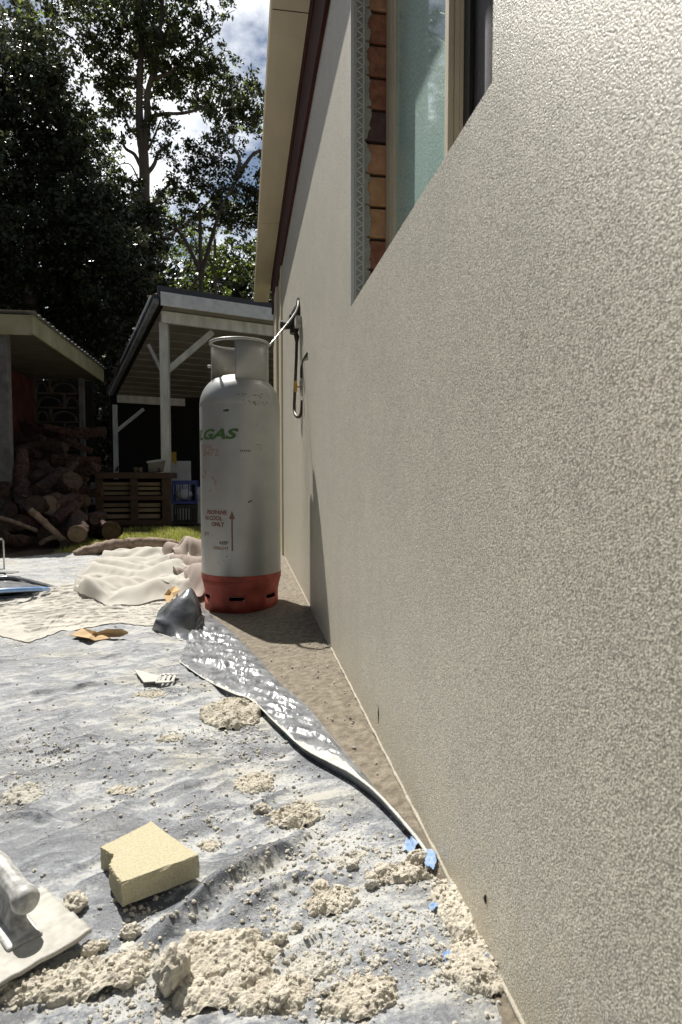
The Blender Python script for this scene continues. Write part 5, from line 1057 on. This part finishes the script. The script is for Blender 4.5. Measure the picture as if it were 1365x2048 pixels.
# planter on the bench
o = thing('planter_tub', tuple(P(313, 945, 8.4)), 'grey plastic tub tilted on top of the pallet bench', 'tub')
mb = MB(); a = P(298, 944, 8.35); b = P(328, 920, 8.35); mb.add([(a.x, 8.3, a.z), (b.x - 0.03, 8.3, a.z), (b.x - 0.03, 8.5, a.z), (a.x, 8.5, a.z), (a.x, 8.28, b.z - 0.03), (b.x, 8.28, b.z), (b.x, 8.55, b.z), (a.x, 8.55, b.z - 0.03)], [(0, 3, 2, 1), (0, 1, 5, 4), (1, 2, 6, 5), (2, 3, 7, 6), (3, 0, 4, 7), (4, 5, 6, 7)]); mb.build('tub_body', M['greyplas'], o, bevel=0.006)
mb = MB(); mb.bar((a.x - 0.01, 8.275, b.z - 0.03), (b.x + 0.01, 8.275, b.z), 0.02, 0.025); mb.build('tub_rim', M['whiteboard'], o)
for k, (px, lab) in enumerate(((272, 'small pale pot on the pallet bench, the nearer to the middle'), (281, 'small pale pot on the pallet bench, next to the grey tub'), (322, 'little cream pot at the right end of the pallet bench'))):
    c = P(px, 944, 8.3); mb = MB(); mb.lathe([(0.0, 0), (0.022, 0), (0.028, 0.045), (0.031, 0.045), (0.031, 0.055), (0.024, 0.055), (0.02, 0.01)], 16, (c.x, 8.3, c.z)); o = mb.build('small_pot', M['cut']); tag(o, lab, 'pot', 'little pots on the bench')
c = P(222, 943, 8.4); mb = MB(); 
for k in range(7): mb.tube([(c.x + 0.03 * k - 0.1, 8.4, c.z), (c.x + 0.03 * k - 0.1 + rnd.uniform(-.04, .04), 8.4, c.z + rnd.uniform(0.03, 0.1))], [0.012, 0.006], 6)
o = mb.build('tool_bundle', M['black']); tag(o, 'dark bundle of small tools at the left end of the bench', 'tools')
# crates
def crate(name, x0, x1, y0, y1, Y, d, m, label, grid_):
    a = P(x0, y1, Y); b = P(x1, y0, Y); r = thing(name, (a.x, Y, a.z), label, 'crate'); w = b.x - a.x; h = b.z - a.z; t = 0.022
    for (xa, xb) in ((a.x, a.x + t), (b.x - t, b.x)):
        for ya in (Y, Y + d - t): mb = MB(); mb.box(xa, xb, ya, ya + t, a.z, b.z); mb.build('corner_post', m, r)
    mb = MB()
    for ya in (Y + 0.002, Y + d - t + 0.002):
        mb.box(a.x + t, b.x - t, ya, ya + t - 0.004, b.z - 0.05, b.z - 0.001); mb.box(a.x + t, b.x - t, ya, ya + t - 0.004, a.z + 0.001, a.z + 0.035)
        for k in range(1, grid_): x = a.x + w * k / grid_; mb.box(x - 0.006, x + 0.006, ya + 0.003, ya + t - 0.008, a.z + 0.035, b.z - 0.05)
    for xa in (a.x + 0.002, b.x - t + 0.002):
        mb.box(xa, xa + t - 0.004, Y + t, Y + d - t, b.z - 0.05, b.z - 0.001); mb.box(xa, xa + t - 0.004, Y + t, Y + d - t, a.z + 0.001, a.z + 0.12)
    mb.build('lattice_side', m, r); mb = MB(); mb.box(a.x + t, b.x - t, Y + t, Y + d - t, a.z + 0.003, a.z + 0.012); mb.build('base', m, r)
    return a, b
a1_, b1_ = crate('plastic_crate', 347, 394, 1009, 1049, 8.3, 0.33, M['black'], 'black lattice crate under the blue crate beside the pallet bench', 8)
crate('plastic_crate', 344, 394, 961, 1008, 8.3, 0.33, M['bluecrate'], 'bright blue plastic crate stacked on the black crate', 3)
mb = MB(); a = P(352, 992, 8.45); crs = MB(); c = P(368, 985, 8.45)
V_, F_ = ico(3); V_ = V_ * np.array([0.11, 0.09, 0.08]) * (1 + 0.25 * fbm(V_[:, 0] * 2, V_[:, 1] * 2, V_[:, 2] * 2, 3))[:, None] + np.array([c.x, 8.46, c.z - 0.03]); o = np_mesh('crate_rag', V_, F_, M['whiteboard']); tag(o, 'pale crumpled rag inside the blue crate', 'rag')
mb = MB(); pbox(mb, 338, 382, 922, 1045, 9.2, 0.02); o = mb.build('hardboard_sheet', M['whiteboard'], None, 0.003); tag(o, 'pale panel propped behind the blue crate', 'panel')
mb = MB(); a = P(340, 930, 9.1); mb.add([(P(341, 904, 9.1)), (P(353, 904, 9.1)), (P(354, 931, 9.1)), (P(347, 925, 9.1)), P(342, 922, 9.1)], [(0, 1, 2, 3, 4)]); o = mb.build('yellow_rag', M['yellow']); s_ = o.modifiers.new('s', 'SOLIDIFY'); s_.thickness = 0.02; tag(o, 'yellow rag hanging over the top of the pale panel', 'rag')
mb = MB(); pbox(mb, 396, 403, 1000, 1047, 8.5, 0.06); pbox(mb, 392, 410, 974, 999, 8.5, 0.3); o = mb.build('white_stool', M['whiteboard'], None, 0.004); tag(o, 'white plastic stool partly hidden behind the gas cylinder', 'stool')
mb = MB(); pbox(mb, 182, 190, 965, 1010, 8.6, 0.05); o = mb.build('white_pipe', M['whiteboard'], None, 0.01); tag(o, 'short white upright pipe left of the pallet bench', 'pipe')

# ------------------------------------------------------------------ grass
def blades(n, x0, x1, y0, y1, h, seed, name, label, dens=None):
    rs = np.random.RandomState(seed); x = x0 + (x1 - x0) * rs.rand(n); y = y0 + (y1 - y0) * rs.rand(n)
    d = fbm(x * 1.7, y * 1.7, 0, seed, 3); k = d > -0.25; x = x[k]; y = y[k]; n = len(x)
    hh = h * (0.4 + 0.8 * rs.rand(n)); a = rs.rand(n) * 6.283; w = 0.0035 + 0.003 * rs.rand(n); lx = rs.randn(n) * 0.4 * hh; ly = rs.randn(n) * 0.4 * hh
    b = np.stack([x, y, np.zeros(n) - 0.012], -1); dx = np.stack([np.cos(a) * w, np.sin(a) * w, 0 * w], -1); tip = b + np.stack([lx, ly, hh], -1)
    V = np.stack([b - dx, b + dx, tip + dx * 0.3, tip - dx * 0.3], 1).reshape(-1, 3); Fc = np.arange(n * 4).reshape(-1, 4)
    o = np_mesh(name, V, Fc, [M['grass'], M['grass2']], None, False, (rs.rand(n) < 0.3).astype(int)); tag(o, label, 'grass', kind='stuff')
blades(26000, -1.5, 0.6, 5.3, 7.8, 0.055, 4, 'grass', 'short sunlit green lawn grass behind the fallen branch')
mb = MB(); mb.add([(-1.55, 4.9, -0.006), (8, 4.9, -0.006), (8, 8.1, -0.006), (-1.75, 8.1, -0.006)], [(0, 1, 2, 3)])
o = mb.build('lawn', mat('lawn_soil', (0.14, 0.12, 0.06), 0.95, col2=(0.27, 0.25, 0.11), vscale=9, bump=0.6, bscale=40, bdist=0.02)); tag(o, 'thin patch of lawn soil behind the drop sheet', kind='structure')

# ------------------------------------------------------------------ trees
def leaves(clusters, Yd, n_per, lsize, seed, depth=1.2, droop=0.35):
    rs = np.random.RandomState(seed); cs = []
    for (px, py, rp, dens) in clusters:
        rw_ = rp * Yd / F; n = int(n_per * dens * (rp / 50.0) ** 2); c = P(px, py, Yd + rs.randn() * depth * 0.5)
        # sprays inside the cluster
        ns = max(3, n // 30); sp = rs.randn(ns, 3); sp /= np.linalg.norm(sp, axis=1)[:, None] + 1e-6; sp *= (rs.rand(ns, 1) ** 0.45) * rw_; sp[:, 1] *= 1.2
        k = rs.randint(0, ns, n); q = sp[k] + rs.randn(n, 3) * np.array([0.26, 0.26, 0.17]) * max(0.35, rw_ * 0.45); cs.append(q + np.array(c[:]))
    c = np.concatenate(cs); n = len(c); a = rs.rand(n, 3) * 2 - 1; a[:, 2] = a[:, 2] * 0.8 - droop; a /= np.linalg.norm(a, axis=1)[:, None]
    b = rs.randn(n, 3); b = np.cross(a, b); b /= np.linalg.norm(b, axis=1)[:, None] + 1e-9
    L = lsize * (0.6 + 0.8 * rs.rand(n))[:, None]; w = L * 0.24
    V = np.stack([c - a * L * 0.5, c + b * w, c + a * L * 0.5, c - b * w], 1).reshape(-1, 3); return V, np.arange(n * 4).reshape(-1, 4), rs
def crown(parent, clusters, Yd, n_per, lsize, seed, mats, probs, depth=1.2, droop=0.35, name='crown'):
    V, Fc, rs = leaves(clusters, Yd, n_per, lsize, seed, depth, droop)
    r = rs.rand(len(Fc)); mi = np.zeros(len(Fc), int); cum = np.cumsum(probs)
    for k in range(1, len(mats)): mi[r > cum[k - 1]] = k
    return np_mesh(name, V, Fc, mats, parent, False, mi)
def limb(mb, pts, Yd, r0, r1, seg=9, sd=0):
    ps = spline([P(p[0], p[1], Yd + (p[2] if len(p) > 2 else 0)) for p in pts], 5); n = len(ps)
    mb.tube(ps, [r0 + (r1 - r0) * i / (n - 1) for i in range(n)], seg, noise=0.18, nscale=3, seed=sd)
# 1 tall gum tree
Y1 = 20.0; b0 = P(300, 900, Y1)
t1 = thing('gum_tree', (b0.x, Y1, 0), 'tall forked gum tree with open drooping crown rising behind the carport', 'tree', 'trees behind the sheds')
mb = MB(); limb(mb, [(302, 1000), (300, 620), (292, 500), (290, 420), (289, 330), (286, 300)], Y1, 0.22, 0.14, 12)
limb(mb, [(286, 305), (280, 250), (279, 185), (283, 82), (288, -60)], Y1, 0.14, 0.06); limb(mb, [(289, 300), (296, 230), (296, 185), (316, 103), (330, -60)], Y1, 0.12, 0.05)
mb.build('trunk', M['gumbark'], t1)
for k, (pts, r0, r1) in enumerate([([(288, 345), (270, 310), (250, 295), (243, 262)], .07, .03), ([(292, 350), (308, 330), (318, 305), (345, 283)], .07, .03), ([(297, 235), (330, 228), (370, 226), (412, 214)], .07, .03), ([(283, 250), (262, 262), (252, 240), (240, 205)], .05, .02),
    ([(300, 420), (318, 395), (340, 365), (352, 352)], .05, .025), ([(280, 160), (230, 150), (190, 120), (150, 80)], .07, .02), ([(300, 160), (350, 140), (400, 90), (440, 60)], .07, .02), ([(330, 228), (345, 250), (360, 240)], .03, .015), ([(296, 300), (310, 270), (322, 240)], .04, .02), ([(285, 380), (262, 330), (235, 330)], .03, .012), ([(400, 85), (430, 45), (470, 20)], .02, .008), ([(150, 80), (100, 50), (60, 60)], .03, .01)]):
    mb = MB(); limb(mb, pts, Y1, r0, r1, 7, k); mb.build('limb', M['gumbark'], t1)
mb = MB(); limb(mb, [(306, 500), (322, 482), (345, 466), (366, 452), (392, 430), (420, 402)], Y1 - 1.5, 0.07, 0.035, 8); o = mb.build('limb', M['palebark'], t1); o['label'] = 'pale bare broken limb'
cl1 = [(30, 25, 45, 1), (75, 40, 40, .8), (20, 90, 40, 1), (110, 25, 38, .9), (75, 95, 35, .7), (170, 20, 42, .8), (215, 45, 40, .8), (155, 75, 35, .6), (195, 95, 38, .7), (240, 20, 38, .8), (265, 60, 42, 1.2), (300, 40, 45, 1.3), (320, 95, 40, 1.1), (285, 110, 45, 1.3), (345, 60, 40, .9), (385, 35, 38, .7), (385, 90, 42, .9), (350, 130, 45, 1.2), (420, 115, 34, .7), (410, 160, 40, 1.0), (455, 145, 30, .6), (455, 190, 36, 1.0), (490, 165, 28, .7), (505, 200, 32, 1.2), (480, 235, 34, 1.0), (440, 240, 36, 1.1), (520, 245, 28, 1.0), (235, 120, 40, .9), (255, 165, 42, 1.1), (215, 165, 34, .8), (325, 170, 38, 1.2), (370, 185, 36, 1.0), (300, 240, 26, .8), (335, 245, 20, .7), (235, 205, 32, .9), (190, 140, 32, .7), (260, 215, 24, .7), (415, 205, 34, 1.0), (345, -30, 60, 1), (260, -40, 60, 1), (150, -30, 60, .9), (440, 10, 26, .35), (460, -10, 30, .3), (420, 60, 24, .4)]
cl1 += [(215, 245, 30, .8), (232, 300, 26, .7), (222, 345, 30, .9), (255, 372, 26, .8), (262, 262, 18, .6), (318, 300, 16, .5), (330, 395, 24, .8), (268, 410, 24, .8), (300, 445, 22, .7)]
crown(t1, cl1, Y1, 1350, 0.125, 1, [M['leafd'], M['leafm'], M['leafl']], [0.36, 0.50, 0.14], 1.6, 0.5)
# 2 dense dark tree at left
Y2 = 14.0
def tree(name, Yd, px, label, cl, n_per, ls, seed, mats, probs, trunk_r=0.2, top=None, depth=1.0, extra=()):
    b = P(px, 900, Yd); t = thing(name, (b.x, Yd, 0), label, 'tree', 'trees behind the sheds'); mb = MB()
    tz = top or 500; mb.tube([(b.x, Yd, -0.1), (b.x + 0.1, Yd, 2), (P(px, tz, Yd).x, Yd, P(px, tz, Yd).z)], [trunk_r, trunk_r * 0.8, trunk_r * 0.35], 9, noise=0.15)
    mb.build('trunk', M['gumbark'], t)
    for k, pts in enumerate(extra): mb = MB(); limb(mb, pts, Yd - 0.6, 0.06, 0.025, 7, k); mb.build('limb', M['gumbark'], t)
    crown(t, cl, Yd, n_per, ls, seed, mats, probs, depth); return t
rr = random.Random(3)
cl2 = [(px + rr.uniform(-8, 8), py + rr.uniform(-8, 8), 46, 1.15) for py in range(120, 680, 46) for px in range(-150, 290, 44) if px < 95 + (py - 120) * 0.46 and px > -160]
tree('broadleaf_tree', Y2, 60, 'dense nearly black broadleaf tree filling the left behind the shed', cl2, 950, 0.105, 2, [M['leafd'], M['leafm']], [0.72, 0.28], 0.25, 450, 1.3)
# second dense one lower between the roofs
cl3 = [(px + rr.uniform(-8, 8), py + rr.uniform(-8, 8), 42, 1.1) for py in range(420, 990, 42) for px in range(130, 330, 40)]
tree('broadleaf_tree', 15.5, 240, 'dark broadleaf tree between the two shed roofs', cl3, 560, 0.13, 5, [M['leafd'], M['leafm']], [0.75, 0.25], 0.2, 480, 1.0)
# 3 right tree with gaps
cl4 = [(345, 300, 26, .8), (385, 320, 32, 1.1), (425, 300, 30, .9), (455, 330, 30, .8), (400, 365, 34, 1.1), (350, 365, 24, .7), (370, 395, 30, 1), (440, 385, 34, 1.1), (490, 375, 30, 1.0), (525, 350, 26, .6), (470, 290, 24, .5), (515, 300, 22, .4), (530, 400, 32, 1.2), (490, 430, 34, 1.2), (440, 435, 32, 1.0), (395, 430, 26, .8), (350, 440, 26, .7), (530, 450, 32, 1.2), (325, 480, 24, .7), (560, 330, 34, 1), (570, 400, 34, 1), (560, 270, 30, 1)]
tree('gum_tree', 17.5, 400, 'gum tree with ragged dark crown low beside the gutter', cl4, 1300, 0.105, 7, [M['leafd'], M['leafm'], M['leafl']], [0.62, 0.30, 0.08], 0.12, 420, 1.0, [[(400, 560), (425, 470), (450, 400), (490, 340)], [(400, 540), (370, 480), (345, 450)], [(470, 360), (480, 320), (465, 290)], [(480, 345), (505, 310), (525, 300)]])
# 4 sunlit green trees behind
cl5 = [(px + rr.uniform(-10, 10), py + rr.uniform(-10, 10), 34, rr.uniform(.45, 1.0)) for py in range(420, 640, 32) for px in range(300, 600, 32) if rr.random() < 0.86]
tree('green_tree', 24.0, 430, 'sunlit yellow-green tree showing beneath the ragged gum crown', cl5, 650, 0.13, 8, [M['leafl'], M['leafm'], M['leafd']], [0.5, 0.3, 0.2], 0.15, 480, 1.6, [[(380, 580), (410, 530), (425, 480), (450, 430)]])
cl6 = [(px + rr.uniform(-10, 10), py + rr.uniform(-10, 10), 36, rr.uniform(.5, 1.0)) for py in range(240, 460, 36) for px in range(150, 270, 34) if px < 205 + (py - 240) * 0.3 and py > 200]
tree('green_tree', 26.0, 200, 'lighter olive tree behind the gum trunk on its left', cl6, 650, 0.13, 9, [M['leafm'], M['leafl'], M['leafd']], [0.6, 0.2, 0.2], 0.15, 300, 1.6)
# unseen leaf mass added at left to keep low sky light off sheds and wall
rs = np.random.RandomState(21); n = 26000; hy = -5 + 19 * rs.rand(n); hx = -6.4 - np.abs(rs.randn(n)) * 0.7; hz_ = 5.6 * rs.rand(n) ** 0.9 * (0.85 + 0.15 * vnoise(hy * 0.8, hy * 0, 0, 5))
a = rs.randn(n, 3); a /= np.linalg.norm(a, axis=1)[:, None]; b = np.cross(a, rs.randn(n, 3)); b /= np.linalg.norm(b, axis=1)[:, None]; c = np.stack([hx, hy, hz_], -1)
V = np.stack([c - a * 0.16, c + b * 0.09, c + a * 0.16, c - b * 0.09], 1).reshape(-1, 3); o = np_mesh('sky_blocking_hedge', V, np.arange(n * 4).reshape(-1, 4), [M['leafd'], M['leafm']], None, False, (rs.rand(n) < 0.4).astype(int))
tag(o, 'unseen leafy screen added at the left to block low sky light', 'sky_blocking_hedge', kind='stuff')
# distant wood as one mass
cl7 = [(px + rr.uniform(-20, 20), py + rr.uniform(-20, 20), 80, rr.uniform(.6, 1.0)) for py in range(560, 940, 60) for px in range(-400, 900, 64)]
V, Fc, _ = leaves(cl7, 34.0, 420, 0.36, 12, 3.0); o = np_mesh('forest', V, Fc, M['leafd'], None, False); tag(o, 'far-off dark wood closing the view behind the sheds', 'forest', kind='stuff')
bpy.context.view_layer.update()
